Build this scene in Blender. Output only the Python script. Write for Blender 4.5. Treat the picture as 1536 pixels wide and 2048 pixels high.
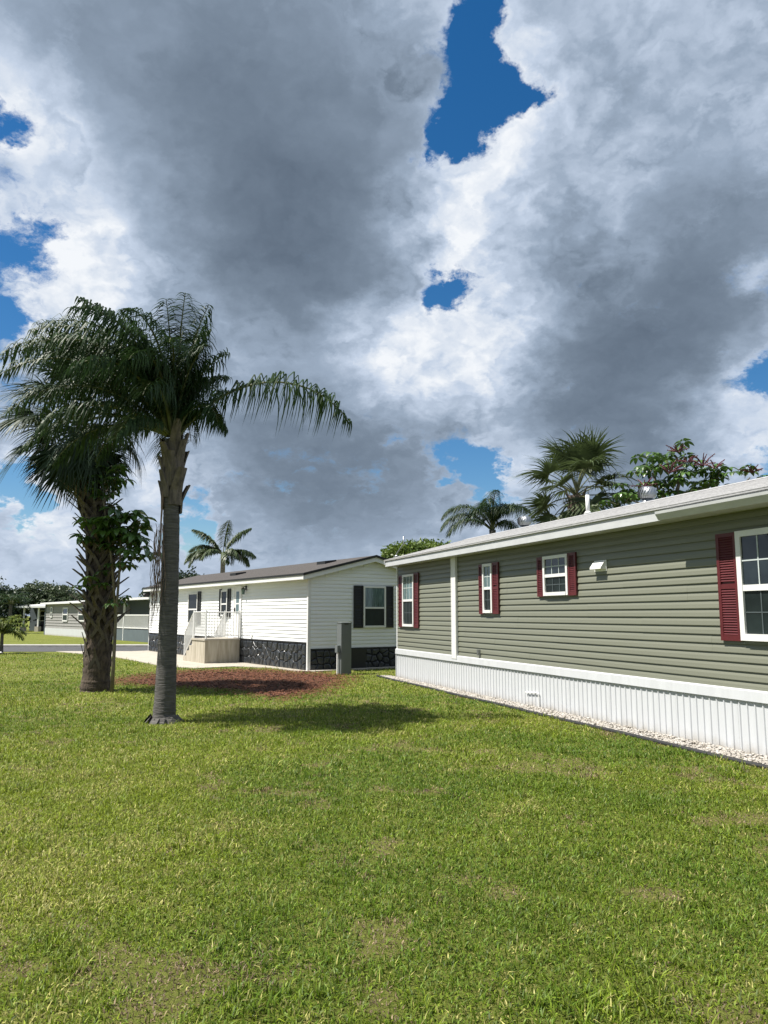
import bpy, math, random
import numpy as np
from mathutils import Vector, Matrix

rng = random.Random(7)
nrg = np.random.default_rng(7)
R = math.radians
for o in list(bpy.data.objects):
    bpy.data.objects.remove(o)
SC = bpy.context.scene
COL = SC.collection

# ------------------------------------------------------------------ camera
FPX, PITCH, CAMH = 1530.0, 0.133, 1.7
cam_d = bpy.data.cameras.new("camera")
cam = bpy.data.objects.new("camera", cam_d)
COL.objects.link(cam)
cam.location = (0, 0, CAMH)
cam.rotation_euler = (math.pi / 2 + PITCH, 0, 0)
cam_d.sensor_fit = 'VERTICAL'
cam_d.sensor_height = 24.0
cam_d.lens = FPX / 2048 * 24.0
cam_d.clip_start, cam_d.clip_end = 0.05, 2000
SC.camera = cam
SC.render.resolution_x, SC.render.resolution_y = 768, 1024

# ------------------------------------------------------------------ light
SUN_EL = R(59)
LH = Vector((1.0, 0.21, 0)).normalized()          # the way the light travels over the ground
SUN_DIR = Vector((-LH.x * math.cos(SUN_EL), -LH.y * math.cos(SUN_EL), math.sin(SUN_EL)))
sl = bpy.data.lights.new("sun", 'SUN')
sl.energy, sl.angle, sl.color = 5.0, R(0.55), (1.0, 0.95, 0.87)
so = bpy.data.objects.new("sun", sl)
COL.objects.link(so)
so.rotation_euler = SUN_DIR.to_track_quat('Z', 'Y').to_euler()
SC.view_settings.view_transform = 'Standard'
SC.view_settings.look = 'None'
SC.view_settings.gamma = 1.0
SC.view_settings.use_curve_mapping = False
SC.view_settings.exposure = 0.85
CLOUD, SKYS = 0.56, 0.062      # strengths of the cloud layer and of the clear sky
SC.cycles.use_denoising = True
SC.cycles.max_bounces = 6
SC.cycles.transparent_max_bounces = 8


def pix_dir(px, py):
    x, y = (px - 768) / FPX, -(py - 1024) / FPX
    d = Vector((x, math.cos(PITCH) - y * math.sin(PITCH), math.sin(PITCH) + y * math.cos(PITCH)))
    return d.normalized()


def ground(px, py, z=0.0):
    d = pix_dir(px, py)
    k = (z - CAMH) / d.z
    return Vector((d.x * k, d.y * k, z))


def at_depth(px, py, Y):
    d = pix_dir(px, py)
    k = Y / d.y
    return Vector((d.x * k, Y, CAMH + d.z * k))


# ------------------------------------------------------------------ sky
def build_world():
    w = bpy.data.worlds.new("World")
    SC.world = w
    w.use_nodes = True
    nt = w.node_tree
    nt.nodes.clear()
    N, L = nt.nodes.new, nt.links.new

    def put(sock, v):
        if hasattr(v, 'is_output') or hasattr(v, 'links'):
            L(v, sock)
        else:
            sock.default_value = v

    def m(op, a, b=None, c=None, clamp=False):
        n = N('ShaderNodeMath')
        n.operation = op
        n.use_clamp = clamp
        put(n.inputs[0], a)
        if b is not None:
            put(n.inputs[1], b)
        if c is not None:
            put(n.inputs[2], c)
        return n.outputs[0]

    def vm(op, a, b=None, out=0):
        n = N('ShaderNodeVectorMath')
        n.operation = op
        put(n.inputs[0], a)
        if b is not None:
            if op == 'SCALE':
                put(n.inputs['Scale'], b)
            else:
                put(n.inputs[1], b)
        return n.outputs['Value'] if op == 'DOT_PRODUCT' else n.outputs[0]

    def noise(vec, scale, detail, rough, lac=2.1, col=False):
        n = N('ShaderNodeTexNoise')
        n.inputs['Scale'].default_value = scale
        n.inputs['Detail'].default_value = detail
        n.inputs['Roughness'].default_value = rough
        n.inputs['Lacunarity'].default_value = lac
        L(vec, n.inputs['Vector'])
        return n.outputs['Color'] if col else n.outputs['Fac']

    def smooth(v, lo, hi, a=0.0, b=1.0):
        n = N('ShaderNodeMapRange')
        n.interpolation_type = 'SMOOTHSTEP'
        put(n.inputs['Value'], v)
        n.inputs['From Min'].default_value = lo
        n.inputs['From Max'].default_value = hi
        n.inputs['To Min'].default_value = a
        n.inputs['To Max'].default_value = b
        return n.outputs['Result']

    sky = N('ShaderNodeTexSky')
    sky.sky_type = 'NISHITA'
    sky.sun_disc = False
    sky.sun_elevation = SUN_EL
    sky.sun_rotation = math.atan2(SUN_DIR.x, SUN_DIR.y)
    sky.air_density, sky.dust_density, sky.ozone_density = 1.0, 0.2, 3.0
    tc = N('ShaderNodeTexCoord')
    d = vm('NORMALIZE', tc.outputs['Generated'])
    sep = N('ShaderNodeSeparateXYZ')
    L(d, sep.inputs[0])
    zc = m('MAXIMUM', sep.outputs['Z'], 0.0)
    # cloud layer coordinates: features get finer towards the horizon
    q = vm('SCALE', d, m('DIVIDE', 1.0, m('MULTIPLY_ADD', zc, 0.8, 0.5)))
    w1 = vm('SUBTRACT', noise(q, 3.2, 3, 0.5, col=True), (0.5, 0.5, 0.5))
    w2 = vm('SUBTRACT', noise(q, 11.0, 5, 0.6, col=True), (0.5, 0.5, 0.5))
    wsum = vm('ADD', vm('SCALE', w1, 0.10), vm('SCALE', w2, 0.12))
    dw = vm('NORMALIZE', vm('ADD', d, wsum))

    def blobs(lst):
        acc = 0.0
        for (px, py, r, wgt) in lst:
            c = pix_dir(px, py)
            s = r / FPX
            k = 1.0 / (s * s)
            e = m('EXPONENT', m('MULTIPLY_ADD', vm('DOT_PRODUCT', dw, tuple(c)), k, -k))
            acc = m('MULTIPLY_ADD', e, wgt, acc)
        return acc

    gaps = blobs([(985, 30, 30, .62), (962, 95, 36, .72), (945, 160, 36, .72), (915, 230, 36, .74), (878, 288, 27, .76), (1050, 200, 24, .5), (1010, 175, 26, .35),
                  (908, 580, 36, .9), (-8, 225, 30, .6), (48, 462, 30, .52), (0, 650, 28, .6),
                  (942, 920, 33, .8), (965, 955, 29, .5), (1010, 990, 30, .5), (1575, 745, 36, .7), (1560, 905, 34, .65),
                  (65, 985, 38, .85), (20, 960, 30, .45), (378, 1045, 38, .9), (-330, 600, 160, .7),
                  (1750, 300, 130, .7), (2000, 900, 150, .7), (-600, 100, 150, .7)])
    tone = blobs([(420, 200, 240, -.19), (560, 360, 200, -.19), (660, 500, 150, -.14), (520, 560, 120, -.10), (250, 60, 150, -.05),
                  (1300, 700, 190, -.28), (1500, 500, 130, -.18), (1200, 830, 140, -.16), (1120, 620, 90, -.06),
                  (620, 940, 130, -.20), (760, 1000, 100, -.15), (480, 920, 90, -.12), (880, 900, 70, -.10), (560, 1040, 120, -.10),
                  (950, 400, 60, .30), (905, 460, 50, .16), (990, 330, 60, .18), (1030, 200, 55, .18), (1030, 110, 50, .18), (920, 510, 50, .20),
                  (790, 690, 70, .25), (930, 660, 80, .24), (1030, 650, 60, .22), (860, 30, 50, .16), (720, 720, 50, .16),
                  (940, 760, 80, .12), (180, 430, 120, .16), (90, 560, 70, .20), (200, 560, 110, .16), (60, 270, 60, .20), (10, 120, 60, .2), (150, 330, 100, .10),
                  (1130, 330, 150, .05), (1400, 130, 180, -.03), (1250, 60, 150, -.02), (1500, 800, 60, .30), (1500, 690, 60, .12), (1040, 930, 45, .28), (1440, 860, 60, .12),
                  (110, 1010, 70, .18), (440, 980, 70, .14), (60, 1050, 120, .10), (1520, 520, 26, .45), (600, 760, 60, .08), (460, 720, 60, .08)])
    sd = Vector((SUN_DIR.x, SUN_DIR.y * 0.3, SUN_DIR.z)).normalized() * 0.03

    def billow(vec):
        acc = 0.0
        for (sc_, am) in ((5.0, .5), (10.6, .28), (23.0, .16), (49.0, .09)):
            n = noise(vec, sc_, 0, 0.5)
            acc = m('MULTIPLY_ADD', m('ABSOLUTE', m('MULTIPLY_ADD', n, 2.0, -1.0)), am, acc)
        return m('SUBTRACT', acc, 0.24)
    qw = vm('ADD', q, vm('SCALE', w2, 0.10))
    bl = billow(qw)
    bl2 = billow(vm('ADD', qw, tuple(sd)))
    n1 = noise(q, 3.6, 5, 0.5)
    nf = noise(qw, 15.0, 7, 0.66)
    big = noise(q, 1.5, 2, 0.5)
    dens = m('ADD', m('MULTIPLY_ADD', n1, 0.8, -0.40 + 0.43), m('MULTIPLY_ADD', nf, 1.0, -0.5))
    dens = m('ADD', dens, m('MULTIPLY', bl, 0.8))
    dens = m('SUBTRACT', m('ADD', dens, m('MULTIPLY_ADD', big, 0.5, -0.25)), gaps)
    alpha = smooth(dens, -0.16, 0.22)
    relief = m('SUBTRACT', bl, bl2)
    edge = m('MULTIPLY', m('SUBTRACT', 1.0, smooth(dens, 0.0, 0.36)), 0.13)
    # a nearer, darker cloud layer whose torn edges cross the bright one behind
    near = blobs([(380, 180, 210, .7), (560, 330, 190, .7), (640, 500, 130, .6), (1330, 690, 170, .8), (1180, 850, 120, .6), (1500, 480, 110, .5),
                  (600, 900, 110, .7), (700, 1000, 120, .7), (480, 960, 90, .5), (830, 940, 70, .5), (60, 40, 100, .3), (1050, 1000, 60, .3)])
    near = m('ADD', m('ADD', near, m('MULTIPLY', bl, 0.9)), m('MULTIPLY_ADD', nf, 0.6, -0.3))
    near = m('ADD', near, m('MULTIPLY_ADD', n1, 0.8, -0.4))
    nearm = smooth(near, 0.36, 0.58)
    rim = m('MULTIPLY', nearm, m('SUBTRACT', 1.0, smooth(near, 0.40, 0.80)))
    amp = m('MULTIPLY_ADD', nearm, -0.72, 1.05)        # the shaded undersides are smooth, the lit heaps knobbly
    tex = m('ADD', m('MULTIPLY', relief, 0.75), m('MULTIPLY_ADD', n1, 0.5, -0.25))
    tex = m('ADD', tex, m('ADD', m('MULTIPLY', bl, 0.28), m('MULTIPLY_ADD', nf, 0.13, -0.065)))
    val = m('ADD', m('ADD', m('MULTIPLY', tex, amp), 0.60), m('ADD', edge, tone))
    val = m('ADD', val, m('ADD', m('MULTIPLY', nearm, -0.07), m('MULTIPLY', rim, 0.12)))
    # cloud bases brighten a little and lose contrast in the thicker air near the horizon
    low = smooth(sep.outputs['Z'], 0.0, 0.20, 1.0, 0.0)
    val = m('ADD', val, m('MULTIPLY', low, m('SUBTRACT', 0.42, m('MULTIPLY', val, 0.6))))
    ramp = N('ShaderNodeValToRGB')
    L(val, ramp.inputs[0])
    els = ramp.color_ramp.elements
    els[0].position, els[0].color = 0.0, (.112, .150, .205, 1)
    els[1].position, els[1].color = 1.0, (.90, .93, .97, 1)
    for pos, c in ((.25, (.19, .245, .32, 1)), (.5, (.325, .405, .52, 1)), (.75, (.55, .64, .78, 1))):
        e = els.new(pos)
        e.color = c
    bs = N('ShaderNodeBackground')
    hs = N('ShaderNodeHueSaturation')
    hs.inputs['Saturation'].default_value = 1.35
    L(sky.outputs[0], hs.inputs['Color'])
    L(hs.outputs[0], bs.inputs['Color'])
    bs.inputs['Strength'].default_value = SKYS
    bc = N('ShaderNodeBackground')
    L(ramp.outputs[0], bc.inputs['Color'])
    bc.inputs['Strength'].default_value = CLOUD
    mix = N('ShaderNodeMixShader')
    L(alpha, mix.inputs[0])
    L(bs.outputs[0], mix.inputs[1])
    L(bc.outputs[0], mix.inputs[2])
    out = N('ShaderNodeOutputWorld')
    L(mix.outputs[0], out.inputs[0])
    w.cycles.sampling_method = 'MANUAL'
    w.cycles.sample_map_resolution = 512


build_world()

# ------------------------------------------------------------------ materials
MATS = {}


def mat(name, col, rough=0.6, var=0.0, vscale=6.0, col2=None, bump=0.0, bscale=40.0, spec=0.5, metal=0.0, trans=0.0,
        stretch=(1, 1, 1), attr=None, detail=4):
    if name in MATS:
        return MATS[name]
    ma = bpy.data.materials.new(name)
    ma.use_nodes = True
    nt = ma.node_tree
    N, L = nt.nodes.new, nt.links.new
    b = nt.nodes['Principled BSDF']
    b.inputs['Roughness'].default_value = rough
    b.inputs['Metallic'].default_value = metal
    b.inputs['Specular IOR Level'].default_value = spec
    c3 = tuple(col) + (1,)
    b.inputs['Base Color'].default_value = c3
    csock = None
    if attr:
        a = N('ShaderNodeVertexColor')
        a.layer_name = attr
        csock = a.outputs[0]
    if var > 0 or col2 or bump > 0:
        tc = N('ShaderNodeTexCoord')
        mp = N('ShaderNodeMapping')
        mp.inputs['Scale'].default_value = stretch
        L(tc.outputs['Object'], mp.inputs['Vector'])
    if (var > 0 or col2) and not attr:
        n = N('ShaderNodeTexNoise')
        n.inputs['Scale'].default_value = vscale
        n.inputs['Detail'].default_value = detail
        n.inputs['Roughness'].default_value = 0.6
        L(mp.outputs[0], n.inputs['Vector'])
        r = N('ShaderNodeValToRGB')
        lo = col2 if col2 else tuple(v * (1 - var) for v in col)
        hi = col if col2 else tuple(min(1, v * (1 + var)) for v in col)
        r.color_ramp.elements[0].position, r.color_ramp.elements[0].color = 0.34, tuple(lo) + (1,)
        r.color_ramp.elements[1].position, r.color_ramp.elements[1].color = 0.66, tuple(hi) + (1,)
        L(n.outputs['Fac'], r.inputs[0])
        csock = r.outputs[0]
    if csock is not None:
        L(csock, b.inputs['Base Color'])
    if bump > 0:
        n = N('ShaderNodeTexNoise')
        n.inputs['Scale'].default_value = bscale
        n.inputs['Detail'].default_value = 5
        L(mp.outputs[0], n.inputs['Vector'])
        bp = N('ShaderNodeBump')
        bp.inputs['Strength'].default_value = bump
        bp.inputs['Distance'].default_value = 0.02
        L(n.outputs['Fac'], bp.inputs['Height'])
        L(bp.outputs[0], b.inputs['Normal'])
    if trans > 0:
        t = N('ShaderNodeBsdfTranslucent')
        if csock is not None:
            L(csock, t.inputs['Color'])
        else:
            t.inputs['Color'].default_value = c3
        mx = N('ShaderNodeMixShader')
        mx.inputs[0].default_value = trans
        L(b.outputs[0], mx.inputs[1])
        L(t.outputs[0], mx.inputs[2])
        L(mx.outputs[0], nt.nodes['Material Output'].inputs[0])
    MATS[name] = ma
    return ma


M_GREEN = mat('sage_vinyl', (.163, .169, .130), .45, var=.05, vscale=1.3, stretch=(.25, 1, 6), bump=.05, bscale=3)
M_WHITEV = mat('white_vinyl', (.76, .77, .77), .45, var=.04, vscale=1.5, stretch=(.3, .3, 5), bump=.04, bscale=3)
M_WHITE = mat('white_paint', (.68, .68, .67), .4, var=.03, vscale=5)
M_TRIMW = mat('weathered_white_metal', (.46, .47, .48), .38, var=.07, vscale=3, stretch=(1, 1, 4))
M_SKIRT = mat('white_skirting_metal', (.52, .535, .555), .35, var=.05, vscale=2.5, stretch=(3, 3, .5))
M_RED = mat('maroon_shutter_plastic', (.085, .011, .014), .45, var=.1, vscale=9)
M_BLACK = mat('black_shutter_plastic', (.008, .009, .011), .5)
M_GLASS = mat('dark_window_glass', (.012, .018, .02), .04, spec=.7, var=.6, vscale=2.0, bump=.03, bscale=4)
M_GLASSD = mat('unlit_window_glass', (.012, .014, .016), .12, spec=.22)
M_GLASSL = mat('curtained_window_glass', (.10, .15, .15), .06, spec=.7, var=.5, vscale=7, stretch=(4, 4, .4))
M_SCREEN = mat('insect_screen_glass', (.012, .018, .018), .35, spec=.3, var=.4, vscale=2)
M_MUNTIN = mat('white_muntin', (.45, .5, .5), .5)
M_MUNTIND = mat('screened_muntin', (.06, .075, .08), .5)
M_ROOFW = mat('pale_grey_shingle', (.37, .37, .375), .9, col2=(.29, .29, .295), vscale=9, stretch=(1, 5, 5), bump=.25, bscale=30)
M_ROOFB = mat('brown_shingle', (.082, .072, .066), .95, col2=(.035, .031, .029), vscale=14, stretch=(1, 3, 3), bump=.6, bscale=30)
M_DARK = mat('black_metal', (.012, .012, .013), .5)
M_STONE = mat('black_faux_stone', (.024, .027, .031), .3, var=.45, vscale=6, bump=.6, bscale=25)
M_STONEB = mat('black_stone_mortar', (.008, .009, .01), .7)
M_CONC = mat('pale_concrete', (.40, .365, .305), .85, col2=(.33, .30, .25), vscale=2.5, bump=.15, bscale=60)
M_BLOCK = mat('stained_concrete', (.46, .42, .34), .9, col2=(.30, .265, .20), vscale=3.2, stretch=(3, 3, .35), bump=.3, bscale=40)
M_ASPH = mat('asphalt', (.06, .06, .064), .9, var=.25, vscale=3, bump=.3, bscale=120)
M_KERB = mat('weathered_kerb', (.33, .32, .29), .9, var=.15, vscale=3)
M_GALV = mat('galvanised_metal', (.36, .375, .39), .34, metal=.85, var=.12, vscale=8)
M_GREYBOX = mat('grey_green_enamel', (.13, .145, .145), .4, var=.06, vscale=4)
M_PVC = mat('white_pvc', (.74, .74, .72), .4)
M_GRAV = mat('white_marble_chips', (.46, .435, .40), .8, col2=(.26, .235, .20), vscale=11, detail=1)
M_EDGE = mat('black_rubber_edging', (.014, .014, .015), .6, var=.3, vscale=10)
M_MULCH = mat('red_brown_mulch', (.17, .058, .022), .9, col2=(.07, .026, .012), vscale=26, detail=2)
M_MULCHG = mat('mulch_ground', (.055, .021, .011), .95, col2=(.03, .013, .008), vscale=30, bump=.8, bscale=60)
M_BARKQ = mat('ringed_grey_palm_bark', (.115, .108, .10), .9, col2=(.055, .052, .048), vscale=7, stretch=(.8, .8, 7), bump=1.0, bscale=9)
M_BARKS = mat('fibrous_brown_palm_bark', (.105, .078, .055), .95, col2=(.03, .022, .017), vscale=11, stretch=(1.4, 1.4, .7), bump=1.0, bscale=18)
M_BOOT = mat('grey_brown_leaf_base', (.14, .115, .09), .85, col2=(.06, .047, .037), vscale=9, stretch=(3, 3, .6), bump=.5, bscale=30)
M_BOOTQ = mat('pale_brown_leaf_sheath', (.15, .125, .10), .85, col2=(.06, .05, .042), vscale=6, stretch=(3, 3, .5), bump=.6, bscale=25)
M_FQ = mat('queen_palm_leaf', (.034, .066, .020), .5, col2=(.018, .040, .013), vscale=2.2, trans=.25, spec=.25)
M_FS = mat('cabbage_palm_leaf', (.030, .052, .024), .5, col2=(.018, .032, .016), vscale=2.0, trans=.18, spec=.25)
M_FC = mat('coconut_palm_leaf', (.075, .105, .035), .45, col2=(.035, .06, .02), vscale=2.0, trans=.2)
M_FY = mat('yellow_green_palm_leaf', (.20, .23, .035), .45, col2=(.06, .11, .02), vscale=4.0, trans=.25)
M_STALK = mat('palm_leaf_stalk', (.085, .095, .035), .6, var=.3, vscale=5)
M_DEADF = mat('dry_flower_stalk', (.17, .12, .09), .9, var=.4, vscale=6)
M_UMB = mat('umbrella_plant_leaf', (.075, .145, .028), .32, col2=(.028, .065, .015), vscale=3.0, trans=.2, spec=.6)
M_UMBSTEM = mat('umbrella_plant_stem', (.16, .135, .09), .8, var=.3, vscale=6)
M_REDSPIKE = mat('crimson_flower_spike', (.085, .016, .026), .6, var=.4, vscale=6)
M_BARK = mat('grey_tree_bark', (.14, .115, .09), .9, var=.4, vscale=6, bump=.5, bscale=20)
M_TREED = mat('dark_broadleaf', (.030, .055, .020), .5, col2=(.015, .03, .012), vscale=1.2, trans=.15)
M_TREEM = mat('olive_broadleaf', (.075, .105, .045), .5, col2=(.03, .05, .022), vscale=1.2, trans=.2)
M_TREEY = mat('lime_broadleaf', (.16, .22, .035), .5, col2=(.06, .11, .02), vscale=1.5, trans=.3)
M_GRASS = mat('lawn_blade', (.1, .14, .03), .55, attr='blade_colour', trans=.35, spec=.35)
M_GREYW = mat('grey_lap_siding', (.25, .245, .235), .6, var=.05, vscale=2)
M_SLATEW = mat('slate_blue_wall', (.10, .125, .14), .6, var=.08, vscale=2)  # dark slate blue of the porch walls, deck, corner post and carport home
M_DKFAB = mat('dark_furniture', (.02, .02, .022), .8, var=.3, vscale=5)


def add_splash(ma, col, z1):
    """soil splashed up from the ground: blotchy, fades out by height z1 (object space)"""
    nt = ma.node_tree
    N, L = nt.nodes.new, nt.links.new
    b = nt.nodes['Principled BSDF']
    src = b.inputs['Base Color'].links[0].from_socket
    tc = N('ShaderNodeTexCoord')
    sp_ = N('ShaderNodeSeparateXYZ')
    L(tc.outputs['Object'], sp_.inputs[0])
    geo = N('ShaderNodeNewGeometry')
    n = N('ShaderNodeTexNoise')
    n.inputs['Scale'].default_value = 5.0
    n.inputs['Detail'].default_value = 8
    n.inputs['Roughness'].default_value = .7
    L(geo.outputs['Position'], n.inputs['Vector'])
    mr = N('ShaderNodeMapRange')
    mr.inputs['From Min'].default_value = z1
    mr.inputs['From Max'].default_value = 0.0
    L(sp_.outputs['Z'], mr.inputs['Value'])
    a1 = N('ShaderNodeMath')
    a1.operation = 'MULTIPLY_ADD'
    L(n.outputs['Fac'], a1.inputs[0])
    a1.inputs[1].default_value = 2.2
    a1.inputs[2].default_value = -1.25
    a2 = N('ShaderNodeMath')
    a2.operation = 'ADD'
    a2.use_clamp = True
    L(a1.outputs[0], a2.inputs[0])
    L(mr.outputs[0], a2.inputs[1])
    a3 = N('ShaderNodeMath')
    a3.operation = 'MULTIPLY'
    L(a2.outputs[0], a3.inputs[0])
    L(mr.outputs[0], a3.inputs[1])
    mx = N('ShaderNodeMix')
    mx.data_type = 'RGBA'
    L(a3.outputs[0], mx.inputs[0])
    L(src, mx.inputs[6])
    mx.inputs[7].default_value = tuple(col) + (1,)
    L(mx.outputs[2], b.inputs['Base Color'])


add_splash(M_SKIRT, (.33, .30, .25), .22)


def ground_material():
    ma = bpy.data.materials.new('lawn_soil_and_thatch')
    ma.use_nodes = True
    nt = ma.node_tree
    N, L = nt.nodes.new, nt.links.new
    b = nt.nodes['Principled BSDF']
    b.inputs['Roughness'].default_value = 0.9
    b.inputs['Specular IOR Level'].default_value = 0.15
    tc = N('ShaderNodeTexCoord')

    def nz(scale, detail, rough=.6):
        n = N('ShaderNodeTexNoise')
        n.inputs['Scale'].default_value = scale
        n.inputs['Detail'].default_value = detail
        n.inputs['Roughness'].default_value = rough
        L(tc.outputs['Object'], n.inputs['Vector'])
        return n.outputs['Fac']

    def ramp(f, stops):
        r = N('ShaderNodeValToRGB')
        L(f, r.inputs[0])
        e = r.color_ramp.elements
        e[0].position, e[0].color = stops[0][0], stops[0][1] + (1,)
        e[1].position, e[1].color = stops[-1][0], stops[-1][1] + (1,)
        for p, c in stops[1:-1]:
            x = e.new(p)
            x.color = c + (1,)
        return r.outputs[0]
    fine = ramp(nz(26, 7, .75), [(.3, (.05, .06, .012)), (.5, (.13, .15, .026)), (.7, (.23, .24, .06))])
    mid = ramp(nz(.8, 4), [(.35, (.11, .14, .022)), (.65, (.20, .21, .05))])
    mx = N('ShaderNodeMix')
    mx.data_type = 'RGBA'
    mx.inputs[0].default_value = .42
    L(fine, mx.inputs[6])
    L(mid, mx.inputs[7])
    L(mx.outputs[2], b.inputs['Base Color'])
    bp = N('ShaderNodeBump')
    bp.inputs['Strength'].default_value = 1.0
    bp.inputs['Distance'].default_value = .05
    L(nz(30, 6, .7), bp.inputs['Height'])
    L(bp.outputs[0], b.inputs['Normal'])
    return ma


# ------------------------------------------------------------------ mesh helpers
class MB:
    def __init__(s):
        s.v, s.f, s.m = [], [], []

    def add(s, verts, faces, mi=0):
        o = len(s.v)
        s.v += [tuple(p) for p in verts]
        s.f += [tuple(i + o for i in f) for f in faces]
        s.m += [mi] * len(faces)
        return s

    def box(s, a, b, mi=0):
        (x0, y0, z0), (x1, y1, z1) = a, b
        s.add([(x0, y0, z0), (x1, y0, z0), (x1, y1, z0), (x0, y1, z0), (x0, y0, z1), (x1, y0, z1), (x1, y1, z1), (x0, y1, z1)],
              [(0, 3, 2, 1), (4, 5, 6, 7), (0, 1, 5, 4), (1, 2, 6, 5), (2, 3, 7, 6), (3, 0, 4, 7)], mi)
        return s

    def prism(s, prof, p0, p1, ax, mi=0, cap=True):
        """extrude 2-d profile [(a,b)...] along axis 'x' or 'y' from p0 to p1; profile = (other horizontal, z)"""
        n = len(prof)
        vs = []
        for e in (p0, p1):
            for (a, b) in prof:
                vs.append((e, a, b) if ax == 'x' else (a, e, b))
        fs = [(i, (i + 1) % n, n + (i + 1) % n, n + i) for i in range(n)]
        if cap:
            fs += [tuple(range(n))[::-1], tuple(range(n, 2 * n))]
        s.add(vs, fs, mi)
        return s

    def tube(s, pts, radii, seg=8, mi=0, cap=True):
        pts = [Vector(p) for p in pts]
        n = len(pts)
        if not hasattr(radii, '__len__'):
            radii = [radii] * n
        o = len(s.v)
        ref = None
        for i, p in enumerate(pts):
            t = (pts[min(i + 1, n - 1)] - pts[max(i - 1, 0)]).normalized()
            if ref is None:
                ref = Vector((1, 0, 0)) if abs(t.x) < .8 else Vector((0, 1, 0))
            u = (ref - t * ref.dot(t)).normalized()
            ref = u
            w = t.cross(u)
            for k in range(seg):
                a = 2 * math.pi * k / seg
                q = p + (u * math.cos(a) + w * math.sin(a)) * radii[i]
                s.v.append(tuple(q))
        for i in range(n - 1):
            for k in range(seg):
                a, b = o + i * seg + k, o + i * seg + (k + 1) % seg
                s.f.append((a, b, b + seg, a + seg))
                s.m.append(mi)
        if cap:
            s.f.append(tuple(o + k for k in range(seg))[::-1])
            s.f.append(tuple(o + (n - 1) * seg + k for k in range(seg)))
            s.m += [mi, mi]
        return s

    def mesh(s, name, mats, smooth=False):
        me = bpy.data.meshes.new(name)
        me.from_pydata(s.v, [], s.f)
        for x in (mats if isinstance(mats, (list, tuple)) else [mats]):
            me.materials.append(x)
        if any(s.m):
            me.polygons.foreach_set('material_index', s.m)
        if smooth:
            me.polygons.foreach_set('use_smooth', [True] * len(me.polygons))
        me.update()
        return me

    def build(s, name, mats, parent=None, smooth=False):
        return put_obj(name, s.mesh(name, mats, smooth), parent)


def put_obj(name, me, parent=None, loc=None, rot=None, scale=None):
    o = bpy.data.objects.new(name, me)
    COL.objects.link(o)
    if parent is not None:
        o.parent = parent
    if loc is not None:
        o.location = loc
    if rot is not None:
        o.rotation_euler = rot
    if scale is not None:
        o.scale = scale
    return o


def tag(o, label=None, cat=None, group=None, kind=None):
    if label:
        o['label'] = label
    if cat:
        o['category'] = cat
    if group:
        o['group'] = group
    if kind:
        o['kind'] = kind
    return o


def thing(name, label, cat, loc=(0, 0, 0), rz=0.0, group=None):
    o = bpy.data.objects.new(name, None)
    o.empty_display_size = .2
    COL.objects.link(o)
    o.location = loc
    o.rotation_euler = (0, 0, rz)
    return tag(o, label, cat, group)


def np_mesh(name, verts, faces, mat_, parent=None):
    """fast mesh: verts (n,3) array, faces (m,k) array of equal size"""
    me = bpy.data.meshes.new(name)
    m_, k = faces.shape
    me.vertices.add(len(verts))
    me.vertices.foreach_set('co', np.asarray(verts, np.float32).ravel())
    me.loops.add(m_ * k)
    me.loops.foreach_set('vertex_index', faces.astype(np.int32).ravel())
    me.polygons.add(m_)
    me.polygons.foreach_set('loop_start', np.arange(0, m_ * k, k, dtype=np.int32))
    me.polygons.foreach_set('loop_total', np.full(m_, k, np.int32))
    me.materials.append(mat_)
    me.update(calc_edges=True)
    return put_obj(name, me, parent)


# ------------------------------------------------------------------ ground, road, slab
GPOLY = lambda pts: [tuple(ground(*p))[:2] for p in pts]
g = MB()
xs = [-400, -60, 60, 400]
ys = [-60, 0, 60, 700]
for y in ys:
    for x in xs:
        g.v.append((x, y, 0))
for j in range(3):
    for i in range(3):
        g.f.append((j * 4 + i, j * 4 + i + 1, j * 4 + i + 5, j * 4 + i + 4))
        g.m.append(0)
tag(g.build('ground', ground_material()), kind='structure')
ROAD0, ROAD1 = 35.6, 40.6
tag(MB().add([(-200, ROAD0, .008), (200, ROAD0, .008), (200, ROAD1, .008), (-200, ROAD1, .008)], [(0, 1, 2, 3)]).build('road', M_ASPH), kind='structure')
tag(MB().box((-200, ROAD1, -.05), (200, ROAD1 + .5, .10)).build('kerb', M_KERB), kind='structure')
tag(MB().box((-200, ROAD1 + .5, -.05), (200, ROAD1 + 2.3, .06)).build('pavement', M_KERB), kind='structure')


def flat_slab(name, poly, z, mat_, thick=.1):
    n = len(poly)
    b = MB()
    vs = [(x, y, z) for x, y in poly] + [(x, y, z - thick) for x, y in poly]
    b.add(vs, [tuple(range(n))] + [(i, n + i, n + (i + 1) % n, (i + 1) % n) for i in range(n)])
    return b.build(name, mat_)


# ------------------------------------------------------------------ homes: shared parts
def frame_of(parent):
    """local -> world matrix of an unscaled Empty"""
    return Matrix.Translation(parent.location) @ Matrix.Rotation(parent.rotation_euler.z, 4, 'Z')


def hit_y(parent, px, py, y=0.0):
    """where the pixel's ray meets the plane y = const of a home: (x, z) in the home's frame"""
    inv = frame_of(parent).inverted()
    o = inv @ Vector((0, 0, CAMH))
    d = inv.to_3x3() @ pix_dir(px, py)
    k = (y - o.y) / d.y
    return o.x + d.x * k, o.z + d.z * k


def hit_x(parent, px, py, x=0.0):
    inv = frame_of(parent).inverted()
    o = inv @ Vector((0, 0, CAMH))
    d = inv.to_3x3() @ pix_dir(px, py)
    k = (x - o.x) / d.x
    return o.y + d.y * k, o.z + d.z * k


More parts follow.
